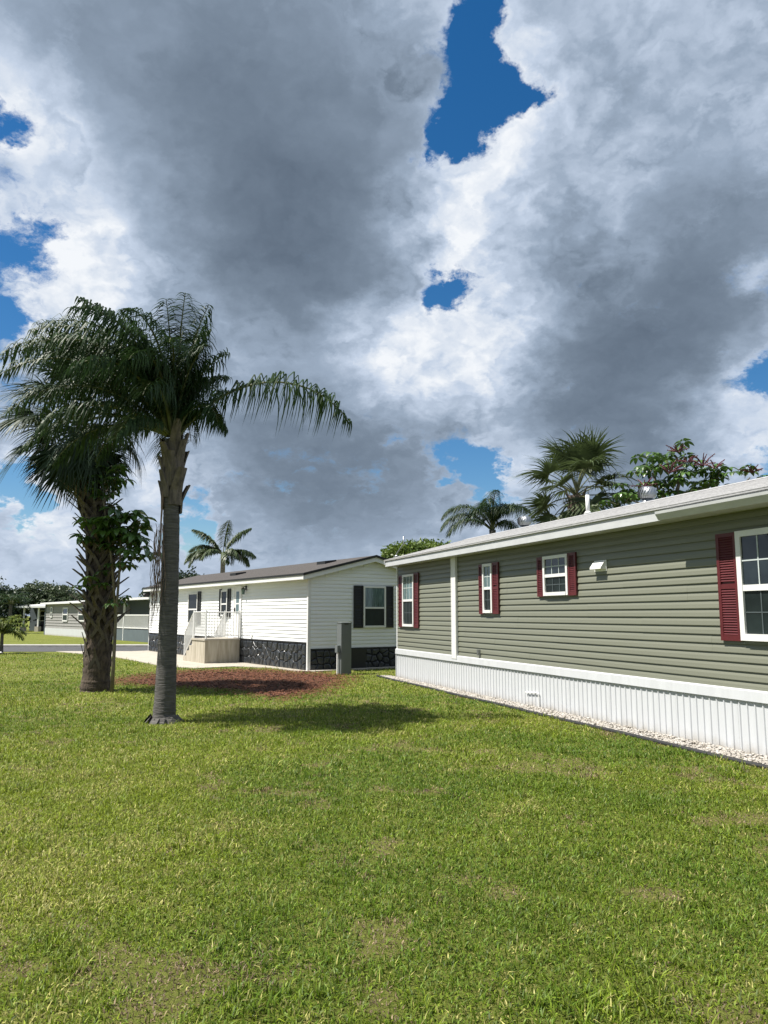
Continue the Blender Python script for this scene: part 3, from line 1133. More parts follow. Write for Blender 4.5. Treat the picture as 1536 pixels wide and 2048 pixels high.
# chips: 9-vertex jittered stones
ico = np.array([(0, 0, 1), (.9, 0, .3), (.28, .85, .3), (-.72, .53, .3), (-.72, -.53, .3), (.28, -.85, .3), (0, 0, -.5)], float)
icf = [(0, 1, 2), (0, 2, 3), (0, 3, 4), (0, 4, 5), (0, 5, 1), (6, 2, 1), (6, 3, 2), (6, 4, 3), (6, 5, 4), (6, 1, 5)]
NG = 5200
gx_ = nrg.uniform(-.6, 14.5, NG)
fo = nrg.uniform(0.03, .97, NG)
V, F = [], []
for i in range(NG):
    p = gl(gx_[i], .03 + (strip_out(gx_[i]) - .06) * fo[i])
    sz = nrg.uniform(.018, .040)
    rot = Matrix.Rotation(nrg.uniform(0, 6.28), 3, 'Z') @ Matrix.Rotation(nrg.uniform(-.6, .6), 3, 'X')
    rm = np.array(rot)
    vv = (ico * (1 + nrg.uniform(-.25, .25, ico.shape))) * (sz, sz * nrg.uniform(.6, 1), sz * .6) @ rm.T + np.array((p.x, p.y, .018 + nrg.uniform(0, .012)))
    V.append(vv)
    F.append(np.array(icf) + i * 7)
o = np_mesh('gravel', np.concatenate(V), np.concatenate(F), M_GRAV)
tag(o, 'white marble gravel strip along the sage home skirting', 'gravel', kind='stuff')

# ------------------------------------------------------------------ mulch bed
mpoly = [(232, 1361), (300, 1349), (400, 1341), (500, 1340), (600, 1345), (665, 1350), (700, 1354), (690, 1364), (650, 1383), (600, 1393), (560, 1404), (530, 1396), (480, 1382), (400, 1377), (330, 1373), (240, 1370)]
mp = GPOLY(mpoly)


def inside(px, py, poly):
    c = np.zeros(px.shape, bool)
    j = len(poly) - 1
    for i in range(len(poly)):
        xi, yi = poly[i]
        xj, yj = poly[j]
        c ^= ((yi > py) != (yj > py)) & (px < (xj - xi) * (py - yi) / (yj - yi + 1e-12) + xi)
        j = i
    return c


mc = (sum(p[0] for p in mp) / len(mp), sum(p[1] for p in mp) / len(mp))
tag(flat_slab('mulch_bed', [(mc[0] + (p[0] - mc[0]) * .84, mc[1] + (p[1] - mc[1]) * .80) for p in mp], .014, M_MULCHG, .03), kind='structure')
bx = np.array(mp)
NM = 48000
mx_ = nrg.uniform(bx[:, 0].min() - .4, bx[:, 0].max() + .4, NM)
my_ = nrg.uniform(bx[:, 1].min() - .4, bx[:, 1].max() + .4, NM)
jit = nrg.normal(0, .34, (2, NM))
ok = inside(mx_ + jit[0], my_ + jit[1], mp)
mx_, my_ = mx_[ok], my_[ok]
k = len(mx_)
a = nrg.uniform(0, 6.28, k)
ln, wd_, th = nrg.uniform(.015, .05, k), nrg.uniform(.005, .012, k), nrg.uniform(-.5, .5, k)
ux, uy = np.cos(a), np.sin(a)
zb = nrg.uniform(.016, .05, k)
P = np.stack([mx_, my_, zb], 1)
U = np.stack([ux * ln * np.cos(th), uy * ln * np.cos(th), ln * np.sin(th) * .5], 1)
Wv = np.stack([-uy * wd_, ux * wd_, nrg.uniform(-.4, .4, k) * wd_], 1)
V = np.stack([P - U - Wv, P + U - Wv, P + U + Wv, P - U + Wv], 1).reshape(-1, 3)
o = np_mesh('mulch', V, np.arange(4 * k).reshape(-1, 4), M_MULCH)
tag(o, 'red brown shredded mulch between the palms and the white house', 'mulch', kind='stuff')

# ------------------------------------------------------------------ palms
WIND = Vector((-.30, .05, -1.0))


def leaf_strips(mb, base, dirs, length, width, grav, segs, rg, mi=0, face=None):
    """one leaflet as a tapering strip that bends under its weight"""
    p = Vector(base)
    d = Vector(dirs).normalized()
    vs = []
    side = None
    for i in range(segs + 1):
        u = i / segs
        if side is None:
            ref = face if face is not None else Vector((0, 0, 1))
            side = d.cross(ref)
            if side.length < 1e-3:
                side = Vector((1, 0, 0))
            side.normalize()
        else:
            side = (side - d * side.dot(d)).normalized()
        wv = width * (.55 + .9 * u if u < .35 else (.865 * (1 - u) / .65)) if i < segs else 0
        if i < segs:
            vs += [p - side * wv, p + side * wv]
        else:
            vs.append(p.copy())
        p = p + d * (length / segs)
        d = (d + WIND * (grav / segs)).normalized()
    o = len(mb.v)
    mb.v += [tuple(v) for v in vs]
    for i in range(segs - 1):
        mb.f.append((o + 2 * i, o + 2 * i + 1, o + 2 * i + 3, o + 2 * i + 2))
        mb.m.append(mi)
    mb.f.append((o + 2 * segs - 2, o + 2 * segs - 1, o + 2 * segs))
    mb.m.append(mi)


def feather_frond(parent, origin, az, el, length, bend, leaf_len, n, width, grav, mats, rg, start=.14, r0=.03, spread=.85, twist=0.0, petiole=True, up=.25, fwd=(.35, .75)):
    """pinnate frond: arching stalk in a vertical plane with leaflets both sides"""
    az, el, bend = R(az), R(el), R(bend)
    h = Vector((math.cos(az), math.sin(az), 0))
    sidev = Vector((-math.sin(az), math.cos(az), 0))
    S = 22
    pts, tang = [], []
    p = Vector(origin)
    for i in range(S + 1):
        u = i / S
        th = el - bend * (u ** 1.25)
        tdir = h * math.cos(th) + Vector((0, 0, math.sin(th))) + sidev * twist * u
        tdir.normalize()
        pts.append(p.copy())
        tang.append(tdir)
        p = p + tdir * (length / S)
    mb = MB()
    mb.tube(pts, [r0 * (1 - .9 * i / S) + .002 for i in range(S + 1)], 5, 1)
    for k in range(n):
        u = start + (1 - start) * (k + rg.random()) / n
        f = u * S
        i = min(S - 1, int(f))
        q = pts[i].lerp(pts[i + 1], f - i)
        t = tang[i]
        nrm = sidev.cross(t)
        if nrm.z < 0:
            nrm = -nrm
        env = math.sin(math.pi * min(1, (.18 + .82 * u))) ** .5 if u > .5 else min(1, .45 + 1.3 * (u - start))
        env = max(env, .3)
        for sd in (-1, 1):
            dirv = sidev * sd * spread + t * rg.uniform(*fwd) + nrm * rg.uniform(up - .35, up + .45)
            leaf_strips(mb, q, dirv, leaf_len * env * rg.uniform(.6, 1.15), width * rg.uniform(.6, 1.2), grav * rg.uniform(.5, 1.5), 4, rg)
    return mb.build('frond', mats, parent)


def fan_frond(parent, origin, az, el, pet, rad, mats, rg, nseg=38, droop=.6, tilt=0.0, wide=1.2):
    """costapalmate leaf: stalk, then a folded fan of pointed segments with hanging tips"""
    az, el = R(az), R(el)
    h = Vector((math.cos(az), math.sin(az), 0))
    sidev = Vector((-math.sin(az), math.cos(az), 0))
    pts = []
    p = Vector(origin)
    th = el
    for i in range(7):
        pts.append(p.copy())
        p = p + (h * math.cos(th) + Vector((0, 0, math.sin(th)))) * (pet / 6)
        th -= .05 + .07 * (1 - math.sin(el))
    t = (pts[-1] - pts[-2]).normalized()
    c = pts[-1]
    mb = MB()
    mb.tube(pts, [.024, .02, .018, .016, .014, .013, .012], 5, 1)
    s2 = (sidev * math.cos(tilt) + Vector((0, 0, 1)) * math.sin(tilt)).normalized()
    nrm = s2.cross(t)
    if nrm.z < 0:
        nrm = -nrm
    for k in range(nseg):
        ph = R(-125 + 250 * (k + .5) / nseg + rg.uniform(-2, 2))
        ln = rad * (.72 + .28 * math.cos(ph * .7)) * rg.uniform(.9, 1.08)
        fold = abs(math.sin(ph)) * .45
        dirv = t * math.cos(ph) + s2 * math.sin(ph) + nrm * fold
        wseg = rad * .30 * math.sin(R(250 / nseg)) * 1.15
        leaf_strips(mb, c, dirv, ln, max(.012, wseg * .62) * wide, droop * rg.uniform(.7, 1.5), 5, rg, 0, nrm)
    return mb.build('frond', mats, parent)


def trunk_mesh(path, radii, rings, seg, rg, rough, name, mt, parent):
    mb = MB()
    pts = [Vector(p) for p in path]
    P_, R_ = [], []
    for i in range(rings + 1):
        f = i / rings * (len(pts) - 1)
        k = min(len(pts) - 2, int(f))
        P_.append(pts[k].lerp(pts[k + 1], f - k))
        R_.append((radii[k] + (radii[k + 1] - radii[k]) * (f - k)) * (1 + rg.uniform(-rough, rough)))
    mb.tube(P_, R_, seg, 0)
    return mb.build(name, mt, parent, True)


# queen palm in front
qb = ground(328, 1445)
qp = thing('queen_palm', 'queen palm with smooth ringed grey trunk and arching feather fronds on the lawn', 'palm tree', qb)
qt = at_depth(346, 880, qb.y) - qb
path = [(0, 0, -.05), (.0, 0, .12), (.005, 0, .4), (.01, 0, 1.2), (.01, 0, 2.2), (.0, 0, 3.2), (qt.x, 0, 3.7), (qt.x, 0, qt.z)]
trunk_mesh(path, [.20, .18, .165, .150, .142, .130, .125, .135], 110, 22, random.Random(5), .022, 'trunk', M_BARKQ, qp)
rq = random.Random(11)
# torn skirt of bark and roots at the foot
b = MB()
for i in range(16):
    a = 2 * math.pi * i / 16
    r1, r2 = .20, .23 + rq.uniform(0, .09)
    w_ = .07
    ca, sa = math.cos(a), math.sin(a)
    b.add([(ca * r1 - sa * w_, sa * r1 + ca * w_, .09 + rq.uniform(0, .06)), (ca * r1 + sa * w_, sa * r1 - ca * w_, .08), (ca * r2 + sa * w_, sa * r2 - ca * w_, .0), (ca * r2 - sa * w_, sa * r2 + ca * w_, .01)], [(0, 1, 2, 3)])
b.build('root_flare', M_BARKQ, qp)
# old leaf sheaths under the crown
for i in range(17):
    a = i * 2.4 + .6
    z = 3.35 + i * .062
    tx = qt.x * min(1, (z - 3.2) / (qt.z - 3.2))
    ln = rq.uniform(.38, .6)
    out_ = rq.uniform(.03, .15)
    ca, sa = math.cos(a), math.sin(a)
    b = MB()
    vs = []
    for (u, w_, o_) in ((0, .12, .135), (.4, .10, .150), (.75, .07, .165 + out_ * .5), (1, .055, .17 + out_)):
        for (s_, oo) in ((-1, 0), (0, .03), (1, 0)):
            vs.append((tx + ca * (o_ + oo) - sa * w_ * s_, sa * (o_ + oo) + ca * w_ * s_, z + u * ln))
    nv = len(vs)
    vs += [(x - ca * .03, y - sa * .03, zz_) for x, y, zz_ in vs]
    fs = []
    for r_ in range(3):
        for c_ in range(2):
            i0 = r_ * 3 + c_
            fs.append((i0, i0 + 1, i0 + 4, i0 + 3))
            fs.append((nv + i0, nv + i0 + 3, nv + i0 + 4, nv + i0 + 1))
    fs += [(9, 10, nv + 10, nv + 9), (10, 11, nv + 11, nv + 10)]
    for r_ in range(3):
        fs += [(r_ * 3, r_ * 3 + 3, nv + r_ * 3 + 3, nv + r_ * 3), (r_ * 3 + 2, nv + r_ * 3 + 2, nv + r_ * 3 + 5, r_ * 3 + 5)]
    b.add(vs, fs)
    b.build('leaf_sheath', M_BOOTQ, qp)
# fronds: azimuth (0 = to the photo's right), rise, length, bend, leaflet length
top = Vector((qt.x, 0, qt.z + .08))
QF = [(3, 53, 3.4, 116, 1.22), (178, 66, 3.9, 104, .9), (170, 76, 3.8, 110, .9), (188, 74, 3.6, 114, .9), (200, 62, 3.2, 110, .85),
      (155, 68, 3.3, 116, .85), (183, 50, 3.1, 100, .85), (165, 58, 3.2, 108, .85), (210, 76, 3.0, 118, .85), (140, 78, 3.1, 116, .85), (176, 84, 3.5, 105, .9), (194, 84, 3.2, 115, .85),
      (98, 84, 2.8, 112, .8), (265, 84, 2.8, 116, .8), (80, 88, 2.4, 50, .8), (290, 88, 2.35, 50, .75), (20, 89, 2.0, 30, .7), (180, 87, 2.4, 45, .75), (225, 82, 2.7, 80, .8),
      (120, 85, 2.9, 112, .8), (240, 85, 2.9, 112, .8), (150, 85, 3.0, 108, .8), (75, 87, 2.4, 132, .75), (285, 87, 2.4, 132, .75), (95, 80, 2.3, 130, .8), (265, 78, 2.3, 132, .8),
      (115, 66, 2.4, 116, .75), (240, 66, 2.4, 118, .75), (92, 60, 1.8, 122, .75), (268, 60, 1.8, 122, .75), (190, 30, 2.5, 92, .75), (170, 24, 2.3, 88, .75),
      (215, 34, 2.2, 92, .7), (145, 34, 2.3, 95, .7), (250, 24, 1.5, 95, .6), (110, 25, 1.5, 95, .6), (335, 78, 1.2, 165, .6), (30, 80, 1.2, 165, .6),
      (60, 88, 2.2, 30, .75), (330, 88, 2.25, 35, .75), (100, 88, 2.3, 40, .8), (270, 88, 2.2, 35, .8), (0, 87, 1.7, 60, .75), (50, 86, 1.8, 85, .8), (310, 86, 1.8, 85, .8)]
for (az, el, ln, bd, ll) in QF:
    o_ = top + Vector((math.cos(R(az)), math.sin(R(az)), 0)) * .1
    feather_frond(qp, o_, az + rq.uniform(-3, 3), el, ln, bd, ll, 82, .0175, 5.0 if bd > 60 else 2.6, [M_FQ, M_STALK], rq, start=.16, spread=.8, up=.15, fwd=(-.1, .6))
# spent flower stalk hanging beside the trunk
b = MB()
st = at_depth(322, 1045, qb.y - .15) - qb
sb = at_depth(318, 1160, qb.y - .15) - qb
b.tube([top + Vector((-.1, -.1, -.9)), st, st.lerp(sb, .5)], [.02, .014, .008], 5)
for i in range(30):
    u = rq.random()
    q = st.lerp(st.lerp(sb, .5), u)
    x0 = q + Vector((rq.uniform(-.09, .05), rq.uniform(-.06, .06), 0))
    pts = [x0]
    for j in range(6):
        pts.append(pts[-1] + Vector((rq.uniform(-.045, .04), rq.uniform(-.02, .02), -rq.uniform(.10, .30))))
    b.tube(pts, [.0045] * 6 + [.002], 3, 0, False)
b.build('dry_flower_stalk', M_DEADF, qp)

# cabbage palm behind it
sb_ = ground(191, 1382)
sp = thing('cabbage_palm', 'cabbage palm with criss-cross leaf boots on its thick trunk behind the queen palm', 'palm tree', sb_)
stp = at_depth(168, 880, sb_.y) - sb_
path = [(0, 0, -.05), (.0, 0, .3), (.02, 0, 1.2), (.0, 0, 2.4), (-.08, 0, 3.6), (stp.x + .06, 0, 4.8), (stp.x, 0, stp.z + .2)]


def spath(z):
    zs = [p[2] for p in path]
    return float(np.interp(z, zs, [p[0] for p in path]))


trunk_mesh(path, [.35, .30, .27, .25, .24, .25, .2], 90, 24, random.Random(6), .05, 'trunk', M_BARKS, sp)
rs = random.Random(21)


def boot_mesh(k):
    rg = random.Random(k)
    mb = MB()

    def arm(p, q, w0, w1, th_):
        p, q = Vector(p), Vector(q)
        d = (q - p).normalized()
        side = Vector((0, d.z, -d.y))   # lies in the trunk's surface (y-z), outward = +x
        if side.length < 1e-3:
            side = Vector((0, 1, 0))
        side.normalize()
        n_ = Vector((1, 0, 0))
        vs = []
        for (c, w_) in ((p, w0), (q, w1)):
            vs += [c - side * w_ - n_ * th_, c + side * w_ - n_ * th_, c + side * w_ + n_ * th_, c - side * w_ + n_ * th_]
        mb.add(vs, [(0, 1, 5, 4), (1, 2, 6, 5), (2, 3, 7, 6), (3, 0, 4, 7), (4, 5, 6, 7), (3, 2, 1, 0)])
    hgt = .20 * rg.uniform(.85, 1.15)
    arm((-.01, -.15, -.12), (.085, 0, hgt * .75), .034, .042, .018)
    arm((-.01, .15, -.12), (.085, 0, hgt * .75), .034, .042, .018)
    arm((.08, 0, hgt * .6), (.24 * rg.uniform(.5, 1.4), rg.uniform(-.04, .04), hgt + .2 * rg.uniform(.6, 1.3)), .046, .018, .014)
    return mb.mesh('leaf_boot', M_BOOT)


bms = [boot_mesh(k) for k in range(4)]
i = 0
z = .55
while z < stp.z + .05:
    a = i * 2.39996 + rs.uniform(-.15, .15)
    r_ = float(np.interp(z, [p[2] for p in path], [.35, .30, .27, .25, .24, .25, .2])) - .012
    low = z < 1.25
    if not low or rs.random() < .55:
        sc = (.35 if low else 1.25) * rs.uniform(.8, 1.2)
        put_obj('leaf_boot', bms[i % 4], sp, (spath(z) + math.cos(a) * r_, math.sin(a) * r_, z), (rs.uniform(-.1, .1), 0, a), (sc, (1.0 if not low else .8), 1.0))
    z += .034 if not low else .032
    i += 1
cx_ = Vector((stp.x - .12, 0, stp.z + .3))
for k in range(46):
    az = k * 137.5 + rs.uniform(-12, 12)
    lvl = k / 46
    el = 78 - 118 * lvl + rs.uniform(-8, 8)
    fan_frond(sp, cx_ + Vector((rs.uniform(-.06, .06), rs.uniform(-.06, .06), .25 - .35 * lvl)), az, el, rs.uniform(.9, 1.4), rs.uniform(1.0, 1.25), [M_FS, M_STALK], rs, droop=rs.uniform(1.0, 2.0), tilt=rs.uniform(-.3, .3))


# ------------------------------------------------------------------ umbrella plants
def umbrella_leaf(seed, n=8, ll=.26, lw=.055, pet=.3):
    rg = random.Random(seed)
    mb = MB()
    mb.tube([(0, 0, 0), (pet * .55, 0, pet * .32), (pet, 0, pet * .42)], [.008, .006, .005], 4, 1)
    c = Vector((pet, 0, pet * .42))
    for k in range(n):
        a = 2 * math.pi * (k + rg.uniform(-.15, .15)) / n
        d = Vector((math.cos(a), math.sin(a), .05))
        side = Vector((-math.sin(a), math.cos(a), 0))
        L_ = ll * rg.uniform(.8, 1.1)
        p = c + d * .05
        vs = []
        dd = d.normalized()
        wp_ = (.25, .85, 1.0, .75, .0)
        for i in range(5):
            w_ = lw * wp_[i]
            if i < 4:
                vs += [p - side * w_ + Vector((0, 0, .012)), p - Vector((0, 0, 0)), p + side * w_ + Vector((0, 0, .012))]
            else:
                vs.append(p)
            p = p + dd * (L_ / 4)
            dd = (dd + Vector((0, 0, -.34 - rg.uniform(0, .12)))).normalized()
        o_ = len(mb.v)
        mb.v += [tuple(v) for v in vs]
        for i in range(3):
            for j in (0, 1):
                q = o_ + i * 3 + j
                mb.f.append((q, q + 1, q + 4, q + 3))
                mb.m.append(0)
        q = o_ + 9
        mb.f += [(q, q + 1, o_ + 12), (q + 1, q + 2, o_ + 12)]
        mb.m += [0, 0]
    return mb.mesh('leaf', [M_UMB, M_UMBSTEM])


ULEAF = [umbrella_leaf(k) for k in range(4)]


def umbrella_plant(name, label, base, stems, clusters, rg, scale=1.0, spikes=()):
    t = thing(name, label, 'plant', base)
    for st_ in stems:
        r0 = st_[0]
        MB().tube([Vector(q) - base for q in st_[1]], [r0 * (1 - .6 * i / (len(st_[1]) - 1)) for i in range(len(st_[1]))], 7).build('stem', M_UMBSTEM, t, True)
    for (c, n_, sz, spread_) in clusters:
        c = Vector(c) - base
        for k in range(n_):
            a = k * 2.4 + rg.uniform(-.3, .3)
            p = c + Vector((rg.uniform(-1, 1), rg.uniform(-1, 1), rg.uniform(-1, 1))) * spread_
            put_obj('leaf', ULEAF[rg.randrange(4)], t, p, (rg.uniform(-.25, .25), rg.uniform(-.45, .35), a), (sz * scale,) * 3)
    for (c, n_, ln) in spikes:
        c = Vector(c) - base
        for k in range(n_):
            a = 2 * math.pi * k / n_ + rg.uniform(-.3, .3)
            el_ = rg.uniform(.1, .9)
            L_ = ln * rg.uniform(.8, 1.15)
            d = Vector((math.cos(a) * math.cos(el_), math.sin(a) * math.cos(el_), math.sin(el_)))
            pts = [c, c + d * L_ * .5 + Vector((0, 0, .03)), c + d * L_]
            b_ = MB().tube(pts, [.009, .014, .010], 5)
            for j in range(14):
                u = .2 + .8 * j / 14
                q = c + d * L_ * u
                e = Vector((rg.uniform(-1, 1), rg.uniform(-1, 1), rg.uniform(-1, 1))) * .016
                b_.tube([q + e * .3, q + e * 1.4], [.011, .008], 4)
            b_.build('flower_spike', M_REDSPIKE, t)
    return t


ru = random.Random(31)
UY = sb_.y - .42
D_ = lambda px, py, Y=UY: at_depth(px, py, Y)
ub = ground(222, 1378)
ub = Vector((D_(226, 1330).x, UY, 0))
umbrella_plant('umbrella_plant', 'climbing umbrella plant with glossy leaves against the cabbage palm trunk', ub,
               [(.045, [ub, D_(228, 1310), D_(232, 1230), D_(240, 1130), D_(241, 1060)]), (.03, [D_(232, 1230), D_(222, 1110), D_(208, 1010), D_(205, 950)]),
                (.014, [D_(240, 1130), D_(258, 1120), D_(272, 1118)])],
               [(D_(248, 1052), 9, 1.1, .16), (D_(238, 1085), 8, 1.1, .2), (D_(222, 1075), 8, 1.0, .22), (D_(258, 1082), 6, 1.05, .18), (D_(262, 1108), 5, .9, .15),
                (D_(208, 975), 9, .9, .16), (D_(215, 955), 6, .9, .14), (D_(204, 1005), 4, .8, .12), (D_(274, 1120), 3, .9, .08),
                (D_(236, 1140), 5, .8, .15), (D_(175, 1180), 4, .8, .12), (D_(232, 1205), 4, .6, .1), (D_(200, 1080), 6, 1.0, .2)], ru, 1.15)

# umbrella tree with crimson spikes behind the sage home
UTY = 20.5
E_ = lambda px, py, Y=UTY: at_depth(px, py, Y)
tb = Vector((E_(1345, 1000).x, UTY, 0))
tc_ = []
for (px, py) in ((1295, 920), (1305, 935), (1285, 945), (1312, 950), (1350, 915), (1365, 925), (1345, 935), (1385, 940), (1335, 960), (1310, 975), (1365, 960), (1400, 955), (1415, 965), (1442, 955), (1440, 972), (1380, 985), (1275, 985), (1255, 990), (1240, 1000), (1325, 995), (1350, 985), (1410, 990), (1500, 955), (1260, 1015), (1300, 1005)):
    tc_.append((E_(px, py, UTY + ru.uniform(-.7, .7)), 4, .95, .16))
umbrella_plant('umbrella_tree', 'umbrella tree with crimson flower spikes rising behind the sage home roof', tb,
               [(.09, [tb, E_(1345, 1020), E_(1352, 990), E_(1365, 940)]), (.05, [E_(1352, 1010), E_(1320, 990), E_(1305, 945)]), (.045, [E_(1350, 990), E_(1400, 980), E_(1440, 965)]),
                (.04, [E_(1400, 990), E_(1470, 985), E_(1500, 955)]), (.04, [E_(1330, 1020), E_(1290, 1010), E_(1260, 1000)])],
               tc_, ru, 1.05,
               [(E_(1356, 905, 20.0), 10, .34), (E_(1340, 946, 19.2), 10, .42), (E_(1405, 932, 19.5), 10, .40), (E_(1430, 938, 19.4), 5, .34), (E_(1503, 946, 19.8), 10, .34), (E_(1290, 975, 19.3), 6, .34), (E_(1375, 925, 19.6), 6, .3)])

# ------------------------------------------------------------------ palms and trees behind the homes
def cabbage(name, label, base, topz, lean, rad, pet, n, seed, tr=.22):
    rg = random.Random(seed)
    t = thing(name, label, 'palm tree', base)
    trunk_mesh([(0, 0, 0), (lean * .3, 0, topz * .5), (lean, 0, topz)], [tr * 1.1, tr, tr * 1.05], 40, 14, rg, .06, 'trunk', M_BARKS, t)
    z = max(.5, topz - 1.6)
    i = 0
    while z < topz:
        a = i * 2.39996
        put_obj('leaf_boot', bms[i % 4], t, (lean * z / topz + math.cos(a) * tr * .95, math.sin(a) * tr * .95, z), (0, 0, a), (.55, .8, .8))
        z += .03
        i += 1
    for k in range(n):
        lvl = k / n
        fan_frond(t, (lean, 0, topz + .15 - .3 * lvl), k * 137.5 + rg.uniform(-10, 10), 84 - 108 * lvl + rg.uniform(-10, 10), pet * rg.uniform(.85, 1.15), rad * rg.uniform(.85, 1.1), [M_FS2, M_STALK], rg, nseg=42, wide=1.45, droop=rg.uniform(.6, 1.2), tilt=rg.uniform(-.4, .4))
    return t


M_FS2 = mat('sunlit_cabbage_palm_leaf', (.09, .125, .045), .5, col2=(.030, .046, .018), vscale=2.0, trans=.2)  # brighter copy of the cabbage palm leaf, sunlight put into its colour
yb = 22.5
b0 = at_depth(1154, 1010, yb)
b0.z = 0
tz = at_depth(1154, 992, yb).z
cabbage('cabbage_palm', 'cabbage palm with upright fan fronds behind the sage home roof', b0, tz, 0, 1.15, 1.1, 34, 41, .24)


def feather_palm(name, label, base, topz, fr, mats, seed, tr=.14, leaf=.6, n=60, width=.02, grav=1.6, lean=0.0, bark=M_BARKQ, start=.2, up=.25):
    rg = random.Random(seed)
    t = thing(name, label, 'palm tree', base)
    trunk_mesh([(0, 0, 0), (lean * .4, 0, topz * .5), (lean, 0, topz)], [tr * 1.3, tr, tr * .9], 40, 12, rg, .03, 'trunk', bark, t)
    for (az, el, ln, bd) in fr:
        feather_frond(t, (lean, 0, topz - .05), az, el, ln, bd, leaf, n, width, grav, mats, rg, start=start, up=up)
    return t


yb = 27.0
b0 = at_depth(985, 1060, yb)
b0.z = 0
feather_palm('queen_palm', 'small queen palm whose drooping crown shows over the far end of the sage roof', b0, at_depth(985, 1060, yb).z,
             [(0, 82, 1.9, 130), (60, 80, 1.9, 120), (120, 78, 2.0, 125), (185, 52, 2.2, 120), (178, 70, 2.3, 130), (240, 78, 1.9, 125), (300, 80, 1.8, 130), (200, 40, 2.0, 110), (20, 60, 1.3, 140), (90, 85, 2.0, 90), (270, 86, 2.0, 95)],
             [M_FQ, M_STALK], 51, .13, .8, 120, .014, 5.0)
yb = 45.0
b0 = at_depth(446, 1120, yb)
b0.z = 0
feather_palm('coconut_palm', 'pale trunked coconut palm standing behind the white house roof', b0, at_depth(446, 1108, yb).z,
             [(172, 56, 2.5, 42), (8, 62, 2.3, 40), (80, 82, 2.3, 30), (182, 28, 2.5, 95), (195, 24, 2.3, 105), (5, 26, 2.0, 70), (20, 18, 1.8, 90), (330, 40, 1.5, 120), (140, 40, 2.0, 80), (230, 30, 1.8, 100), (300, 20, 1.6, 110), (165, 40, 2.4, 80)],
             [M_FC, M_STALK], 52, .15, .85, 140, .036, 3.4, bark=mat('pale_palm_bark', (.22, .19, .15), .9, var=.3, vscale=8))
# young yellow-green palm at the photo's left edge
yb = ground(2, 1307)
feather_palm('areca_palm', 'short yellow green palm on the lawn by the road', yb, .85,
             [(0, 62, 1.25, 100), (20, 75, 1.3, 95), (340, 50, 1.2, 100), (60, 80, 1.3, 80), (300, 78, 1.2, 90), (180, 60, 1.2, 100), (200, 75, 1.2, 90), (120, 65, 1.2, 90), (250, 60, 1.2, 95), (355, 30, 1.1, 100), (40, 40, 1.1, 95)],
             [M_FY, M_STALK], 53, .07, .45, 60, .03, 1.6, start=.12)
gl_ = ground(4, 1309)
b = MB().tube([(0, 0, 0), (0, 0, .07)], [.05, .06], 10)
lamp = thing('garden_light', 'small round garden light at the foot of the short palm', 'garden light', gl_ + Vector((.05, -.25, 0)))
b.build('body', M_DARK, lamp, True)
MB().tube([(0, 0, .07), (0, 0, .10), (0, 0, .13)], [.075, .07, .03], 10).build('lens', M_PVC, lamp, True)


def leafy_tree(name, label, base, h, crown, mt, seed, n, ls, trunk_r=.15, rough=.35):
    """crown: list of (dx, dy, z, rx, ry, rz) lobes filled with small leaf faces, denser at the skin"""
    rg = np.random.default_rng(seed)
    t = thing(name, label, 'tree', base)
    r2 = random.Random(seed)
    b_ = MB()
    b_.tube([(0, 0, 0), (.05, 0, h * .3), (0, .05, h * .6)], [trunk_r * 1.3, trunk_r, trunk_r * .7], 8)
    for (dx, dy, z_, rx, ry, rz) in crown[:6]:
        b_.tube([(0, 0, h * .35), (dx * .5, dy * .5, (h * .4 + z_) / 2), (dx, dy, z_)], [trunk_r * .6, trunk_r * .4, trunk_r * .15], 6)
    b_.build('trunk', M_BARK, t, True)
    V_ = []
    tot = sum(c[3] * c[5] for c in crown)
    for (dx, dy, z_, rx, ry, rz) in crown:
        k_ = int(n * rx * rz / tot)
        u = rg.normal(0, 1, (k_, 3))
        u /= np.linalg.norm(u, axis=1)[:, None]
        rr = rg.uniform(.25, 1, k_) ** .5
        lump = 1 + rough * np.sin(u[:, 0] * 7 + dx * 3) * np.sin(u[:, 1] * 6 + 1) * np.sin(u[:, 2] * 8 + dy) + rg.normal(0, .06, k_)
        c_ = u * (rr * lump)[:, None] * (rx, ry, rz) + (dx, dy, z_)
        a_ = rg.normal(0, 1, (k_, 3))
        a_ /= np.linalg.norm(a_, axis=1)[:, None]
        b2 = np.cross(a_, rg.normal(0, 1, (k_, 3)))
        b2 /= np.linalg.norm(b2, axis=1)[:, None]
        s_ = ls * rg.uniform(.6, 1.3, (k_, 1))
        V_.append(np.stack([c_ - a_ * s_, c_ + b2 * s_ * .45, c_ + a_ * s_, c_ - b2 * s_ * .45], 1).reshape(-1, 3))
    V_ = np.concatenate(V_)
    np_mesh('crown', V_, np.arange(len(V_)).reshape(-1, 4), mt, t)
    return t


def gpt(px, py, Y):
    q = at_depth(px, py, Y)
    return Vector((q.x, Y, 0)), q.z


